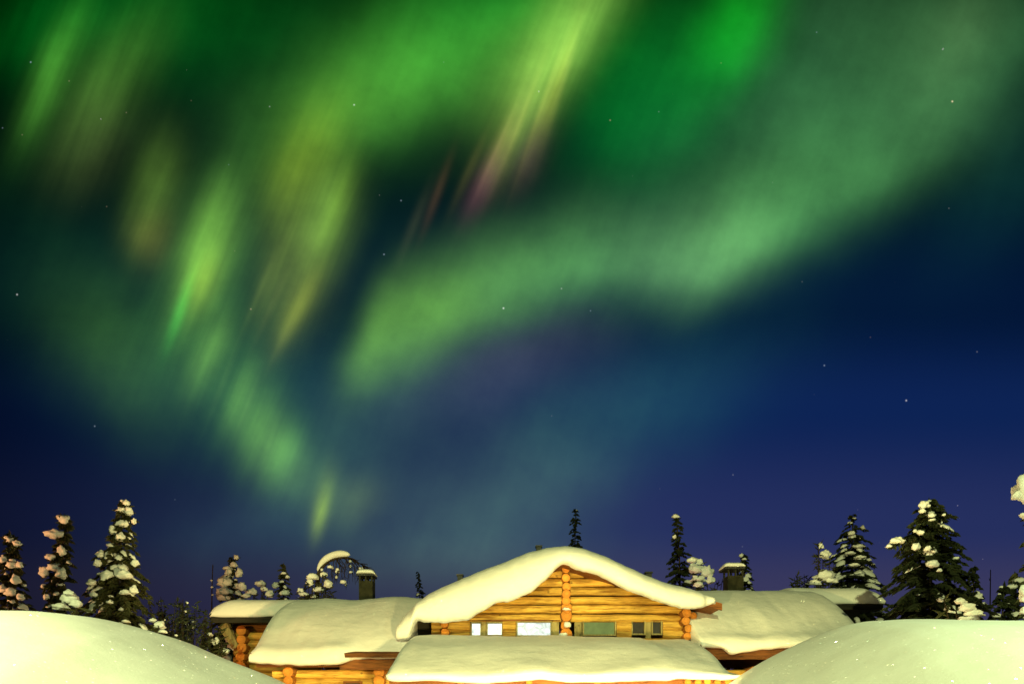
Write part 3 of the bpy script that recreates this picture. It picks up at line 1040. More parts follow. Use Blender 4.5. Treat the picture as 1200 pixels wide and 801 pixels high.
# projecting rear roofs
def rear_roof(x0, x1, d0, d1, ytop, ybot, seed, free):
    b = MB()
    zb, zt = Z(ybot, d0), Z(ytop, d0 + .3)
    lo, hi = (x0 + 0.12, x1) if free == 'lo' else (x0, x1 - 0.12)
    b.box((lo, d0 + .12, zb - .11), (hi, d1, zb + .02))
    b.box((lo - .02, d0 + .07, zb - .16), (hi + .02, d0 + .117, zb + .05))
    roof = b.build('rear_roof', DARKWOOD, lodge)
    cols = []
    n = 30
    for i in range(n + 1):
        t = i / n
        x = x0 + (x1 - x0) * t
        et = (t if free == 'lo' else 1 - t) * (x1 - x0)
        e = min(1, et / .5) ** .5
        th = (zt - zb)
        z_t = zb + th * (0.28 + .72 * e)
        wob = 0.03 * mnoise.noise(Vector((x * 2, seed, 0)))
        pts = [(d1, z_t - .1), (d1 - 1, z_t + .08), (d0 + 1.2, z_t + .10), (d0 + .5, z_t), (d0 + .22, z_t - .10 * e), (d0 + .06, zb + th * .5 * e + wob), (d0, zb + .08), (d0 + .05, zb - .02 + wob), (d0 + .2, zb - .01), (d1, zb)]
        cols.append([(x, d, q) for d, q in pts])
    loft(cols, 'snow_cover', SNOW, roof, amp=.03, freq=1.1, seed=seed, sub=1)
    return roof


rear_roof(X(242, 19), -5.3, 19.0, 22.5, 700, 722, 41.0, 'lo')
rear_roof(7.9, X(1041, 19), 19.0, 22.5, 686.5, 706.5, 51.0, 'hi')
rj = MB()
zz = 0.1
while zz < 4.3:
    rj.log((X(284, 19.7) + lg.uniform(-.03, .03), 19.6 + lg.uniform(-.05, .05), zz), (X(284, 19.7), 20.4, zz), lg.uniform(.13, .155), rng=lg, tint=lg.uniform(.3, 1), segs=3, wob=.16)
    zz += 0.25
rj.build('log_joint', LOG_END, lodge, smooth=True)
for (xa, xb) in ((X(275, 20), -5.6), (8.0, X(1020, 20))):
    rj = MB()
    zz = 0.22
    while zz < 4.3:
        rj.log((xa, 20.0, zz), (xb, 20.0, zz), .12, rng=rng, tint=rng.uniform(0, .3))
        zz += .235
    rj.build('rear_wall', LOG, lodge, smooth=True)
br = MB()
br.tube([pt(262, 731, 19.6), pt(277, 758, 19.75)], [.17, .12], 6, .9)
br.build('corner_brace', BOARD, lodge)


# chimneys
def chimney(p0, p1, ytop, ybot, yopen, cap0, cap1, d, label):
    b = MB()
    x0, x1 = X(p0, d), X(p1, d)
    w_ = x1 - x0
    zo, zt = Z(yopen, d), Z(ytop, d)
    b.box((x0, d, Z(ybot + 12, d)), (x1, d + w_, zo), .5)
    for xx in (x0, x1 - .05, (x0 + x1) / 2 - .025):
        for yy in (d + .002, d + w_ - .052):
            b.box((xx + .002, yy, zo), (xx + .048, yy + .05, zt), .5)
    ch = b.build('chimney', MASONRY, lodge)
    ch['label'] = label
    c = MB()
    c.box((X(cap0, d) + .03, d - .07, zt + .002), (X(cap1, d) - .03, d + w_ + .07, zt + .05))
    c.build('cap_plate', METAL, ch)
    cols = []
    n = 12
    for i in range(n + 1):
        t = i / n
        x = X(cap0, d) + (X(cap1, d) - X(cap0, d)) * t
        e = math.sqrt(max(0.02, 1 - (2 * t - 1) ** 4))
        h = 0.17 * e
        z0 = zt + .052
        pts = [(d + w_ + .09, z0), (d + w_ + .08, z0 + h * .7), (d + w_ * .5, z0 + h), (d, z0 + h * .9), (d - .09, z0 + h * .55), (d - .1, z0)]
        cols.append([(x, y, q) for y, q in pts])
    loft(cols, 'snow_cap', SNOW, ch, amp=.02, freq=3, seed=cap0, sub=2)


chimney(420.5, 436.5, 674.5, 701, 680, 417.5, 439.5, 19.4, 'plain stone chimney with a thick snow cap beside the bent birch')
chimney(853, 871.5, 666.5, 691, 674, 847.5, 873.5, 19.4, 'dark chimney with open slots under a thin snow cap')


# ------------------------------------------------------------------ snow banks in front
def bank(name, pts, d0, seed, label, side):
    xs, ys = zip(*pts)
    vs, fs = [], []
    nx, ny = 130, 60
    pxs = np.linspace(xs[0], xs[-1], nx)
    for i, px in enumerate(pxs):
        h = Z(np.interp(px, xs, ys), d0)
        x = X(px, d0)
        for j in range(ny):
            t = j / (ny - 1)                       # 0 near .. 1 far
            d = 2.2 + (d0 + 6 - 2.2) * t
            if d <= d0:
                q = (d0 - d) / (d0 - 2.2)
                k = 1 - 0.95 * q ** 1.9
            else:
                q = (d - d0) / 6
                k = 1 - 0.98 * min(1, q) ** 1.6
            zz = h * k
            zz += 0.05 * mnoise.noise(Vector((x * .7 + seed, d * .7, 0))) + .018 * mnoise.noise(Vector((x * 2.1 + seed, d * 2.1, 5)))
            if d > d0 - .6 and d < d0 + .6:
                pass
            vs.append((x, d, max(-0.2, zz)))
    for i in range(nx - 1):
        for j in range(ny - 1):
            a = i * ny + j
            fs.append((a, a + ny, a + ny + 1, a + 1))
    me = pymesh(name, vs, fs, SNOW_BANK)
    o = link(name, me)
    m = o.modifiers.new('smooth', 'SUBSURF')
    m.levels = m.render_levels = 1
    tag(o, label, 'snow bank')
    return o


bank('snow_bank', [(-420, 850), (-300, 770), (-160, 730), (0, 720.5), (60, 720), (100, 722), (130, 725.5), (160, 732.5), (200, 744), (250, 767), (300, 788), (325, 801), (345, 815), (390, 850), (430, 880), (480, 1010)],
     7.0, 2.0, 'smooth snow bank in front of the snowy orange-lit spruces', 'lo')
bank('snow_bank', [(690, 1010), (760, 900), (820, 842), (850, 815), (868, 797), (885, 783), (910, 767), (930, 755.5), (950, 745), (975, 735), (1000, 729.5), (1050, 727.5), (1100, 728), (1200, 729.5), (1350, 735), (1480, 760), (1600, 850)],
     7.2, 9.0, 'smooth snow bank with many glints in front of the big dark spruces', 'hi')

# ------------------------------------------------------------------ trees
_ico = {}


def ico(level):
    if level not in _ico:
        bm = bmesh.new()
        bmesh.ops.create_icosphere(bm, subdivisions=level, radius=1.0)
        bm.verts.ensure_lookup_table()
        _ico[level] = (np.array([v.co[:] for v in bm.verts]), [tuple(v.index for v in f.verts) for f in bm.faces])
        bm.free()
    return _ico[level]


def clump_geom(c, r, rg, level=3):
    """a lump of snow on a bough: domed top, flatter underside, dents"""
    v, f = ico(level)
    ph = rg.uniform(0, 90)
    out = []
    for p in v:
        q = Vector(p)
        k = 1 + 0.50 * mnoise.noise(q * 1.5 + Vector((ph, 0, 0))) + 0.26 * mnoise.noise(q * 3.3 + Vector((0, ph, 0))) + 0.10 * mnoise.noise(q * 7.5 + Vector((0, 0, ph)))
        x, y, z_ = q * k
        if z_ < 0:
            z_ *= 0.62
        out.append((c[0] + x * r[0], c[1] + y * r[1], c[2] + z_ * r[2]))
    return out, f


def spray(vs, fs, p, d, ln, wd, rg):
    """one needle-covered twig: two crossed tapering blades"""
    d = d.normalized()
    side = d.cross(Vector((rg.uniform(-.4, .4), rg.uniform(-.4, .4), 1))).normalized()
    up = side.cross(d)
    for ax in (side, up):
        i = len(vs)
        vs += [p - ax * wd * .35, p + d * ln * .5 - ax * wd, p + d * ln, p + d * ln * .5 + ax * wd, p + ax * wd * .35]
        fs.append((i, i + 1, i + 2, i + 3, i + 4))


def spruce(name, label, px, ytop, d, hw, yhw, seed, snow=12, snow_size=1.0, dust=0.3, lean=0.0, density=1.0, droop=0.55, profile=0.85, clumps=None, mat=None, gap=0.0, cs=1.0,
           group='snowy spruces around the lodge', side=0.0, cat='tree', crown_from=0.10):
    rg = random.Random(seed)
    H = Z(ytop, d)
    bx0 = X(px, d)
    base = root(name, (bx0, d, -0.1), label, cat, group)
    H += 0.1
    zr = Z(yhw, d) + 0.1
    rmax_at = hw / 800 * d
    s_at = (H - zr) / H

    def trunk_at(z_):
        t = z_ / H
        return Vector((lean * t * t * H + .03 * H * mnoise.noise(Vector((t * 2, seed, 0))) * t, .02 * H * mnoise.noise(Vector((t * 2, seed, 9))) * t, z_))

    def rad(z_):
        s_ = (H - z_) / H
        return max(0.06, rmax_at * (s_ / s_at) ** profile)
    tr = MB()
    ts = [i / 12 for i in range(13)]
    tr.tube([trunk_at(H * t * .99) for t in ts], [max(.012, 0.014 * H * (1 - t) + .008) for t in ts], 7, rg.random())
    o = tr.build('trunk', BARK, None, smooth=True)
    o.parent = base
    vs, fs, dv, df = [], [], [], []
    tips = []
    z_ = H * .995
    while z_ > H * crown_from:
        r_ = rad(z_)
        step = max(0.07, 0.045 * H ** .5 + r_ * .10)
        nb = max(3, int((4 + r_ * 3.2) * density))
        a0 = rg.uniform(0, 6.28)
        for b in range(nb):
            if rg.random() < gap:
                continue
            a = a0 + 6.283 * b / nb + rg.uniform(-.35, .35)
            L = r_ * rg.uniform(.62, 1.12)
            hd_ = Vector((math.cos(a), math.sin(a), 0))
            org = trunk_at(z_ + rg.uniform(-.5, .5) * step)
            ns = max(3, int(L / 0.075))
            dr = droop * rg.uniform(.7, 1.3)
            for k in range(ns):
                t = (k + .6) / ns
                p = org + hd_ * (L * t) + Vector((0, 0, L * (0.18 * t - dr * t * t)))
                tang = (hd_ + Vector((0, 0, 0.18 - 2 * dr * t))).normalized()
                sd = Vector((-hd_.y, hd_.x, 0))
                w_ = L * .36 * (1 - t * .75) + .05
                for sg in (-1, 1):
                    dd = tang * .7 + sd * sg * rg.uniform(.35, .9) + Vector((0, 0, rg.uniform(-.55, .1)))
                    spray(vs, fs, p, dd, w_ * rg.uniform(.6, 1.2) + .04, .018 + .012 * rg.random() + .010 * min(2, H / 6), rg)
                if k == ns - 1:
                    spray(vs, fs, p, tang, .12 + .1 * L, .03, rg)
                if rg.random() < dust * .12 and t > .3:
                    q, qf = clump_geom(p + Vector((0, 0, .03)), (.05 + .05 * L, .05 + .05 * L, .03 + .02 * rg.random()), rg, 1)
                    i0 = len(dv)
                    dv += q
                    df += [tuple(i + i0 for i in f_) for f_ in qf]
            tips.append((org, hd_, L, dr, z_))
            if hd_.y < .75 and L > .18 and rg.random() < dust:
                t0, t1 = rg.uniform(.25, .6), rg.uniform(.8, 1.05)
                sdv = Vector((-hd_.y, hd_.x, 0))
                i0 = len(dv)
                ww_ = (.07 + .13 * L) * rg.uniform(.6, 1.2) * (.6 + .4 * snow_size)
                for q in range(6):
                    u = q / 5
                    t = t0 + (t1 - t0) * u
                    c0 = org + hd_ * (L * t) + Vector((0, 0, L * (0.18 * t - dr * t * t) + .01))
                    w_ = ww_ * (.18 + .82 * math.sin(math.pi * min(.97, u * .8 + .18)) ** .7) * rg.uniform(.7, 1.3)
                    for (ca, cb) in ((-1, -.15), (-.75, .4), (0, .75), (.75, .4), (1, -.15), (0, -.3)):
                        dv.append(c0 + sdv * (ca * w_) + Vector((0, 0, cb * w_ * rg.uniform(.7, 1.2))))
                for q in range(5):
                    for k in range(6):
                        a_, b_ = i0 + q * 6 + k, i0 + q * 6 + (k + 1) % 6
                        df.append((a_, b_, b_ + 6, a_ + 6))
                df.append(tuple(reversed(range(i0, i0 + 6))))
                df.append(tuple(range(i0 + 30, i0 + 36)))
        z_ -= step * rg.uniform(.8, 1.2)
    sc = d / 800.0
    for c in (clumps or []):                 # a bough under every lump that stands out from the trunk
        off = c[4] if len(c) > 4 else -0.55
        zc = Z(c[1], d) + .1
        dd = d + off * rad(min(H * .97, max(0.3, zc)))
        e = Vector((X(c[0], dd) - bx0, dd - d, Z(c[1], dd) + 0.1))
        o_ = trunk_at(min(H * .97, max(.2, e.z + .25 * abs(e.x))))
        nseg = max(4, int((e - o_).length / .07))
        for k in range(nseg):
            p = o_.lerp(e, k / nseg) + Vector((0, 0, .08 * math.sin(math.pi * min(1, k / nseg)) * abs(e.x)))
            for sg in range(4):
                spray(vs, fs, p, (e - o_).normalized() * .6 + Vector((rg.uniform(-.8, .8), rg.uniform(-.8, .8), rg.uniform(-.9, .1))), rg.uniform(.10, .22), .03, rg)
    for k in range(6):                       # leader
        spray(vs, fs, trunk_at(H * (.985 - .012 * k)), Vector((rg.uniform(-.3, .3), rg.uniform(-.3, .3), 1)), .18, .03, rg)
    cr = link('crown', pymesh('crown', vs, fs, mat or NEEDLE, smooth=False), base, local=True)
    if dv:
        link('branch_snow', pymesh('branch_snow', dv, df, SNOW_TREE), base, local=True)['kind'] = 'stuff'
    # clumps given as (px, py, rx px, rz px) or scattered over the boughs that face the yard
    made = 0
    sc = d / 800.0
    for c in (clumps or []):
        cx, cy, rx, rz_ = c[:4]
        off = c[4] if len(c) > 4 else -0.85
        dd = d + off * rad(min(H * .97, max(0.3, Z(cy, d) + .1)))
        q, qf = clump_geom((X(cx, dd) - bx0, dd - d, Z(cy, dd) + 0.1), (rx * sc * cs, rx * sc * .9 * cs, rz_ * sc * cs), rg)
        link('snow_clump', pymesh('snow_clump', q, qf, SNOW_TREE), base, local=True)
    cand = [t for t in tips if t[1].y < .55 and t[4] > H * .25]
    rg.shuffle(cand)
    for (org, hd_, L, dr, zt_) in cand[:snow]:
        t = rg.uniform(.45, 1.0)
        p = org + hd_ * (L * t) + Vector((0, 0, L * (0.18 * t - dr * t * t) + .04))
        s_ = snow_size * rg.uniform(.07, .15) * (0.75 + .35 * min(1.5, L))
        q, qf = clump_geom(p, (s_ * rg.uniform(1, 1.5), s_ * rg.uniform(1, 1.3), s_ * rg.uniform(.7, 1.0)), rg, 2)
        link('snow_clump', pymesh('snow_clump', q, qf, SNOW_TREE), base, local=True)
    return base


def snow_bush(name, label, d, lumps, seed, twigs=8, cat='bush', group=None, tips=()):
    """small bent tree or bush buried in snow: stems fanning from the base into lumps of snow"""
    rg = random.Random(seed)
    cx = sum(l[0] for l in lumps) / len(lumps)
    bx0 = X(cx, d)
    base = root(name, (bx0, d, -.1), label, cat, group)
    st = MB()
    vs, fs = [], []
    ends = [(l[0] + rg.uniform(-.3, .3) * l[2], l[1], 0) for l in lumps] + [(t[0], t[1], 1) for t in tips]
    for (ex, ey, kind) in ends:
        e = Vector((X(ex, d) - bx0, rg.uniform(-.15, .15), Z(ey, d) + .1))
        m_ = Vector((e.x * .55 + rg.uniform(-.1, .1), rg.uniform(-.1, .1), e.z * .72))
        pts = [Vector((rg.uniform(-.05, .05), 0, 0)), m_ * .55, m_, (m_ + e) / 2 + Vector((0, 0, .05)), e]
        st.tube(pts, [.05, .035, .022, .015, .008], 5)
        for k in range(twigs * 3):
            t = rg.uniform(.45, 1)
            p = m_.lerp(e, (t - .45) / .55)
            dd = Vector((rg.uniform(-1, 1), rg.uniform(-1, 1), rg.uniform(-.7, .9)))
            spray(vs, fs, p, dd, rg.uniform(.1, .3), .022, rg)
    st.build('stems', TWIG, None, smooth=True).parent = base
    link('crown', pymesh('crown', vs, fs, NEEDLE, smooth=False), base, local=True)
    sc = d / 800.0
    for (lx, ly, rx, rz_) in lumps:
        q, qf = clump_geom((X(lx, d) - bx0, rg.uniform(-.15, .1), Z(ly, d) + .1), (rx * sc, rx * sc * .85, rz_ * sc), rg)
        link('snow_clump', pymesh('snow_clump', q, qf, SNOW_TREE), base, local=True)
    return base


# left side
spruce('spruce_tree', 'orange-lit spruce with round snow clumps cut by the edge of the photo', 12, 626, 13.0, 22, 712, 11, snow=4, snow_size=.7, dust=.3, density=1.3, cs=.84,
       clumps=[(11, 632, 5.5, 6), (20, 637, 5.5, 5), (3, 656, 5, 6), (14, 662, 7, 6), (23, 662, 4, 5), (18, 680, 6, 7), (12, 694, 7, 7), (3, 690, 5, 6), (24, 700, 5, 5)], droop=.5)
spruce('spruce_tree', 'slim crooked spruce with a big white snow knob at its tip', 61, 606, 14.0, 15, 712, 12, snow=3, snow_size=.6, dust=.25, lean=.05, profile=.5, density=1.35, cs=.86,
       clumps=[(74.5, 609, 7, 7), (64, 626.5, 10.5, 7), (72, 646, 5, 8), (59, 653, 5.5, 5), (51, 671, 6, 9), (62, 665, 6.5, 6), (72, 673, 6.5, 8), (51, 687, 3.5, 4), (54, 699, 4, 5)])
spruce('spruce_tree', 'tallest spruce, broad cone full of snow clumps beside the slim crooked spruce', 137, 589, 15.0, 40, 715, 13, snow=12, snow_size=.55, dust=.3, lean=.022, density=1.5, cs=.8, gap=.06,
       clumps=[(148, 590, 4.5, 5), (142, 598, 6, 5), (151, 600, 6, 7), (143, 614, 7, 6), (132, 622, 5, 7), (141, 630, 7, 7), (157, 611, 3, 5), (118, 650, 6, 6), (114, 660, 5.5, 6), (158, 660, 5, 6),
               (146, 674, 10, 7), (157, 692, 6, 7), (147, 694, 6, 5), (107, 683, 6, 6), (110, 697, 5, 5)])
snow_bush('snowy_bush', 'low bush buried in pink snow lumps at the foot of the slim crooked spruce', 10.5, [(84, 703, 10, 8), (70, 711, 9, 5), (88, 697, 6, 4), (93, 709, 7, 6)], 5, twigs=3)


# leafless dark shrub left of the lodge
def shrub(name, label, d, x0, x1, ytop, seed, n=26, bits=20):
    rg = random.Random(seed)
    bx0 = X((x0 + x1) / 2, d)
    base = root(name, (bx0, d, -.1), label, 'bush')
    st = MB()
    vs, fs, dv, df = [], [], [], []
    for i in range(n):
        ex = rg.uniform(x0, x1)
        u = (ex - x0) / (x1 - x0)
        ey = ytop + rg.random() ** 1.5 * 45 + 14 * abs(2 * u - 1)
        e = Vector((X(ex, d) - bx0, rg.uniform(-.6, .6), Z(ey, d) + .1))
        b0 = Vector((rg.uniform(-.4, .4), rg.uniform(-.3, .3), 0))
        m_ = b0.lerp(e, .6) + Vector((rg.uniform(-.12, .12), 0, .15))
        st.tube([b0, b0.lerp(m_, .5), m_, m_.lerp(e, .5) + Vector((rg.uniform(-.05, .05), 0, 0)), e], [.035, .025, .016, .010, .005], 5)
        for k in range(46):
            t = rg.uniform(.15, 1)
            p = b0.lerp(e, t) + Vector((rg.uniform(-.1, .1), rg.uniform(-.1, .1), 0))
            dd = (e - b0).normalized() * .3 + Vector((rg.uniform(-1, 1), rg.uniform(-1, 1), rg.uniform(-.6, .5)))
            spray(vs, fs, p, dd, rg.uniform(.06, .2), .022, rg)
            if rg.random() < bits / 400:
                q, qf = clump_geom(p, (.05, .05, .04), rg, 1)
                i0 = len(dv)
                dv += q
                df += [tuple(a + i0 for a in f_) for f_ in qf]
    st.build('stems', TWIG, None, smooth=True).parent = base
    link('crown', pymesh('crown', vs, fs, NEEDLE_GREY, smooth=False), base, local=True)
    if dv:
        link('branch_snow', pymesh('branch_snow', dv, df, SNOW_TREE), base, local=True)['kind'] = 'stuff'
    return base


shrub('dark_shrub', 'dark straggly shrub between the tallest spruce and the lodge corner', 16.5, 176, 240, 698, 3, n=70, bits=12)
snow_bush('snowy_bush', 'small pinkish snow lumps low in front of the dark straggly shrub', 12, [(187, 733, 6, 6), (196, 741, 5, 3), (180, 727, 4, 3)], 15, twigs=3)
snow_bush('snowy_bush', 'dark bush with grey snow bits under the lodge corner', 17.5, [(252, 752, 5, 5), (261, 763, 6, 4), (246, 743, 3, 3)], 16, twigs=14, tips=[(243, 728), (256, 735), (262, 745), (238, 735)])


def snag(name, label, px, ytop, d, r, lean, seed, snow_pts=()):
    base = root(name, (X(px, d), d, -.1), label, 'tree')
    rg = random.Random(seed)
    H = Z(ytop, d) + .1
    t = MB()
    P = [Vector((lean * H * (i / 8) + .02 * rg.uniform(-1, 1), 0, H * i / 8)) for i in range(9)]
    t.tube(P, [r * (1 - .75 * i / 8) for i in range(9)], 6)
    for k in range(9):
        z_ = H * rg.uniform(.55, .97)
        p = Vector((lean * z_, 0, z_))
        t.tube([p, p + Vector((rg.uniform(-.25, .25), rg.uniform(-.2, .2), rg.uniform(-.05, .15)))], [.012, .004], 4)
    t.build('trunk', BARK, None, smooth=True).parent = base
    for (cx, cy, rr) in snow_pts:
        q, qf = clump_geom((X(cx, d) - X(px, d), -.04, Z(cy, d) + .1), (rr * d / 800,) * 3, rg, 2)
        link('snow_clump', pymesh('snow_clump', q, qf, SNOW_TREE), base, local=True)
    return base


snag('bare_trunk', 'thin bare leaning trunk beside the lodge corner', 244, 661, 23, .06, .022, 2, [(249, 688, 1.6), (250, 697, 1.4), (248.5, 680, 1.2)])
spruce('spruce_tree', 'small pink-lit spruce rising over the corner of the lodge roof', 271, 653, 24, 16, 702, 21, snow=10, snow_size=1.6, dust=.3,
       clumps=[(277, 653, 3, 3.5), (268, 670, 4, 5), (263, 683, 8, 7), (262, 694, 9, 6), (280, 672, 4, 6), (284, 688, 4, 7), (274, 662, 4, 4)])
snow_bush('snowy_bush', 'bent bush with pink snow caps between two small spruces above the roof', 24, [(295, 694, 6, 5), (305, 684, 6.5, 4), (290, 699, 5, 3), (318, 697, 5, 5), (311, 691, 4, 3)], 6, twigs=10, tips=[(309, 690), (316, 693)])
spruce('spruce_tree', 'small dark spruce with few snow bits left of the bent birch', 332, 661, 25, 10, 700, 22, snow=6, snow_size=1.0, dust=.25, profile=.5,
       clumps=[(323, 686, 4, 4), (334, 695, 5, 4), (337, 676, 2.4, 2.4)])


def bent_birch():
    d = 22.0
    px = 370
    rg = random.Random(77)
    bx0 = X(px, d)
    base = root('birch_tree', (bx0, d, -.1), 'birch bent into an arch by snow beside the plain stone chimney', 'tree')

    def loc(x, y, oy=0.0):
        return Vector((X(x, d) - bx0, oy, Z(y, d) + .1))
    arch = [(371, 760), (371, 712), (371.5, 690), (373, 674), (377, 664), (384, 657), (394, 653.5), (404, 652.5), (413, 654.5), (421, 659.5), (429, 664)]
    P = [loc(*a) for a in arch]
    P[0].z = 0
    t = MB()
    t.tube(P, [.09, .085, .08, .075, .07, .062, .052, .042, .03, .02, .01], 7)
    t.build('trunk', BARK, None, smooth=True).parent = base
    tw = MB()
    dv, df = [], []
    for k in range(46):
        u = rg.random()
        i = 4 + u * 6
        a = P[int(min(9, i))].lerp(P[int(min(9, i)) + 1], i % 1)
        L = rg.uniform(.25, .95) * (1.1 - .5 * abs(u - .45))
        e = a + Vector((rg.uniform(-.1, .35), rg.uniform(-.4, .4), -L))
        m_ = a.lerp(e, .45) + Vector((rg.uniform(.02, .15), 0, .08))
        tw.tube([a, m_, e], [.014, .010, .005], 4)
        for j in range(4):
            p = m_.lerp(e, rg.random())
            tw.tube([p, p + Vector((rg.uniform(-.18, .18), rg.uniform(-.1, .1), rg.uniform(-.25, .05)))], [.007, .003], 3)
        if rg.random() < .5:
            q, qf = clump_geom(m_.lerp(e, rg.random()), (.05, .05, .07), rg, 1)
            i0 = len(dv)
            dv += q
            df += [tuple(a_ + i0 for a_ in f_) for f_ in qf]
    tw.build('twigs', TWIG, None, smooth=True).parent = base
    link('branch_snow', pymesh('branch_snow', dv, df, SNOW_TREE), base, local=True)['kind'] = 'stuff'
    s = MB()
    sp = [loc(x, y, -.02) + Vector((0, 0, .07)) for x, y in [(372, 672), (375, 664.5), (380, 658.5), (387, 654), (395, 651.5), (403, 650.8), (411, 652.5)]]
    s.tube(sp, [.03, .09, .115, .12, .125, .12, .05], 9)
    o = s.build('bough_snow', SNOW_TREE, None, smooth=True, sub=1)
    o.parent = base
    for (cx, cy, rx, rz_) in ((403, 682.5, 3.6, 3), (388, 665, 3, 2.5), (397, 668, 2.4, 2), (412, 671, 2, 2)):
        q, qf = clump_geom(loc(cx, cy, -.1), (rx * d / 800, rx * d / 800, rz_ * d / 800), rg, 2)
        link('snow_clump', pymesh('snow_clump', q, qf, SNOW_TREE), base, local=True)


bent_birch()
snow_bush('snowy_bush', 'bushy snow-laden sapling under the bent birch arch', 21.6, [(366, 676, 7, 5), (363, 683, 4, 5), (379, 673, 4, 4), (385, 685, 5, 6), (373, 691, 7, 4), (352, 692, 4, 4), (357, 697, 5, 3), (366, 699, 5, 3)], 9, twigs=14,
          tips=[(352, 690), (357, 686), (372, 683), (382, 680), (388, 692), (392, 697), (378, 690)])
spruce('spruce_tree', 'tiny distant spruce showing over the left wing of the roof', 490, 670, 38, 6, 695, 31, snow=0, dust=.05, profile=.8, density=.9, gap=.15, mat=NEEDLE_DARK)
spruce('spruce_tree', 'dark narrow spruce behind the ridge of the gable', 674.5, 597.5, 30, 8.5, 641, 32, snow=0, dust=.05, profile=.35, gap=.15, density=1.0, mat=NEEDLE_DARK)
spruce('spruce_tree', 'dark spruce with one white snow knob at its tip, beside the pink sapling', 796, 603, 24, 19, 685, 33, snow=2, dust=.05, profile=.75, gap=.12, density=1.0, droop=.45, mat=NEEDLE_DARK, clumps=[(791.5, 605, 4, 3), (790.5, 629, 2.2, 2.6)], lean=-.012)
snow_bush('snowy_sapling', 'sapling wrapped in pink snow lumps right of the gable', 21, [(811, 657, 5.5, 4.5), (820.5, 658.5, 4, 4.5), (815, 668, 8.5, 6), (828, 672, 6.5, 8), (818, 679, 8.5, 5), (831, 681, 5, 6), (818, 686, 6, 4), (813, 663, 5, 4)], 12, twigs=5, cat='tree', tips=[(841, 680), (846, 678), (838, 684), (850, 682)])
spruce('spruce_tree', 'small snow-dusted spruce half hidden by the slotted chimney', 872.5, 650, 24, 13, 690, 34, snow=6, dust=.5, profile=.75, density=1.0, mat=NEEDLE_DARK, clumps=[(868.5, 651, 2.6, 2.6)])
# right side
snow_bush('dark_bush', 'low dark bush at the left of the snow-bent sapling', 23, [(948, 684, 5, 2.5)], 18, twigs=16, tips=[(931, 676), (936, 671), (941, 673), (946, 679), (930, 683), (938, 681)])
snow_bush('snowy_sapling', 'sapling bent sideways by snow left of the sparse spruce', 21, [(966, 651, 5.5, 6), (965, 675, 10, 7), (974, 681, 7, 4), (955, 683, 6, 4), (960, 641, 3, 4)], 19, twigs=12, cat='tree', tips=[(958, 636), (972, 655), (978, 664), (982, 683), (956, 680)])
spruce('spruce_tree', 'sparse layered spruce with snow-striped boughs behind the right wing', 1003, 604, 25, 36, 690, 35, snow=4, snow_size=.7, dust=.45, profile=.55, mat=NEEDLE_DARK, gap=.16, density=1.15, cs=.75, droop=.5, lean=-.012,
       clumps=[(998, 625, 5, 4), (1006, 640, 8, 3), (996, 648, 8, 3), (1008, 653, 9, 3), (1000, 662, 8, 3), (1006, 672, 6, 3)])
spruce('spruce_tree', 'largest dark spruce with green-lit snow at its tip and on one drooping bough', 1091, 586, 14, 50, 700, 36, snow=4, snow_size=.6, dust=.08, profile=.5, mat=NEEDLE_DARK, density=1.9, cs=.72, droop=.5, lean=-.005,
       clumps=[(1083, 592, 8, 7), (1092, 604, 5, 4.5), (1081, 599, 5, 4), (1079, 624, 6, 5), (1051, 634, 10, 6, -.9), (1042, 640, 5, 3, -.9), (1073, 641, 6, 8), (1087, 643, 5, 5), (1094, 645, 3, 5), (1093, 661, 9, 7), (1101, 668, 4, 3), (1106, 603, 3, 2.6), (1103, 703, 5, 4), (1072, 622, 3, 3)])
spruce('spruce_tree', 'small dark spruce right of the largest spruce', 1141, 666, 17, 13, 725, 37, snow=4, dust=.3, profile=.7, mat=NEEDLE_DARK, gap=.1, clumps=[(1152, 712, 7, 6), (1146, 700, 5, 4)])
snow_bush('snowy_sapling', 'sapling bowed to the ground under a long slab of snow by the largest spruce', 11, [(1120, 706, 6, 4), (1128, 714, 9, 6), (1137, 721, 10, 5), (1131, 726, 10, 4)], 23, twigs=7, cat='tree', tips=[(1110, 700), (1146, 726)])
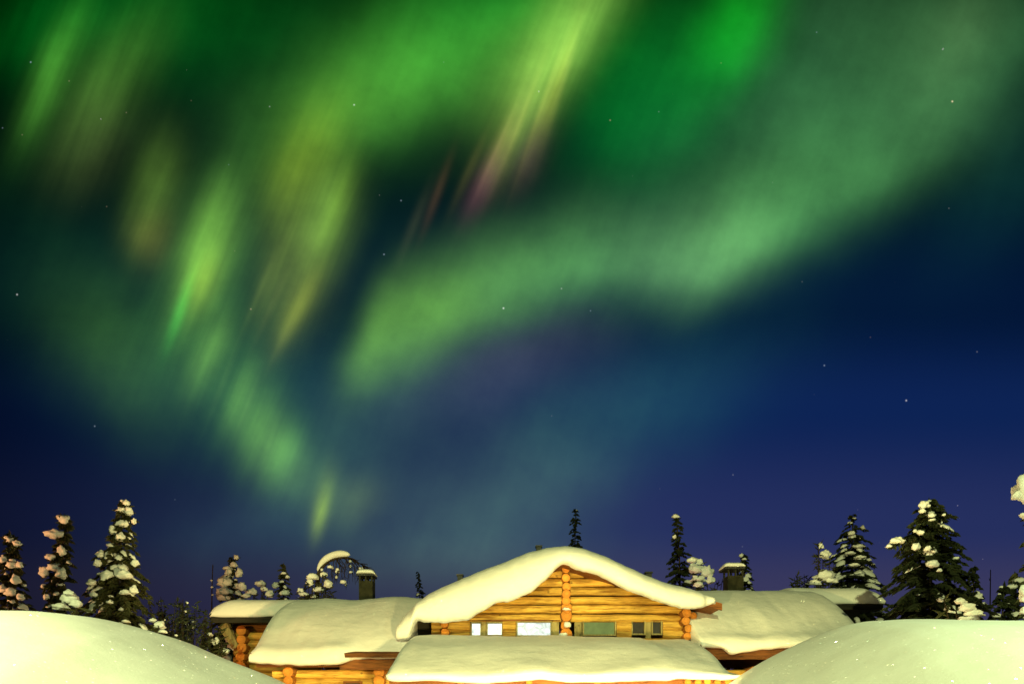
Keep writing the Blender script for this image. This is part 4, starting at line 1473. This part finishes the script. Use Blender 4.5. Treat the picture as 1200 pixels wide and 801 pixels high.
snag('bare_trunk', 'thin bare trunk between small spruces on the far right', 1163, 667, 20, .05, -.012, 5)
spruce('spruce_tree', 'short bushy spruce right of the far bare trunk', 1177, 686, 14, 16, 726, 38, snow=5, dust=.3, profile=.55, mat=NEEDLE_DARK)
spruce('spruce_tree', 'short spruce close to the right edge below the lit snowy tree', 1191, 674, 15, 14, 726, 39, snow=5, dust=.3, profile=.6, mat=NEEDLE_DARK)
spruce('spruce_tree', 'tree cut by the right edge with a large warm-lit snow clump high up', 1226, 520, 9.0, 36, 700, 40, snow=0, snow_size=1.2, dust=.2, profile=.55, density=.9, gap=.2,
       clumps=[(1204, 574, 14, 20, -1.5), (1206, 604, 8, 5), (1204, 697, 8, 14, -1.2), (1201, 716, 5, 6, -1.2)])

# slid snow lying in lumps on the right wing's roof
lr_ = random.Random(6)
for (cx, cy, rx, rz_, dd) in ((884, 737, 9, 5, 17.2), (897, 734, 8, 6, 17.3), (909, 739, 9, 5, 17.0), (921, 745, 8, 4, 16.8), (893, 747, 13, 5, 16.7), (874, 742, 8, 4, 17.0), (935, 743, 7, 3, 17.0), (862, 749, 10, 4, 16.7)):
    k_ = dd / 800
    q, qf = clump_geom((X(cx, dd), dd, Z(cy, dd) - .05), (rx * k_, rx * k_, rz_ * k_), lr_)
    o = link('snow_clump', pymesh('snow_clump', q, qf, SNOW), right_roof)

for (cx, cy, rx, rz_, dd) in ((471, 750, 10, 7, 16.3),):
    k_ = dd / 800
    q, qf = clump_geom((X(cx, dd), dd, Z(cy, dd) - .05), (rx * k_, rx * k_ * .8, rz_ * k_), lr_)
    link('snow_drift', pymesh('snow_drift', q, qf, SNOW), canopy)
for (cx, cy, rx, rz_) in ((664, 713.5, 4.5, 2.0), (664.5, 732, 4.0, 5.0), (660, 743, 5, 2.5)):
    k_ = 16.55 / 800
    q, qf = clump_geom((X(cx, 16.55), 16.55, Z(cy, 16.55)), (rx * k_, rx * k_, rz_ * k_), lr_, 2)
    link('snow_dab', pymesh('snow_dab', q, qf, SNOW), post)
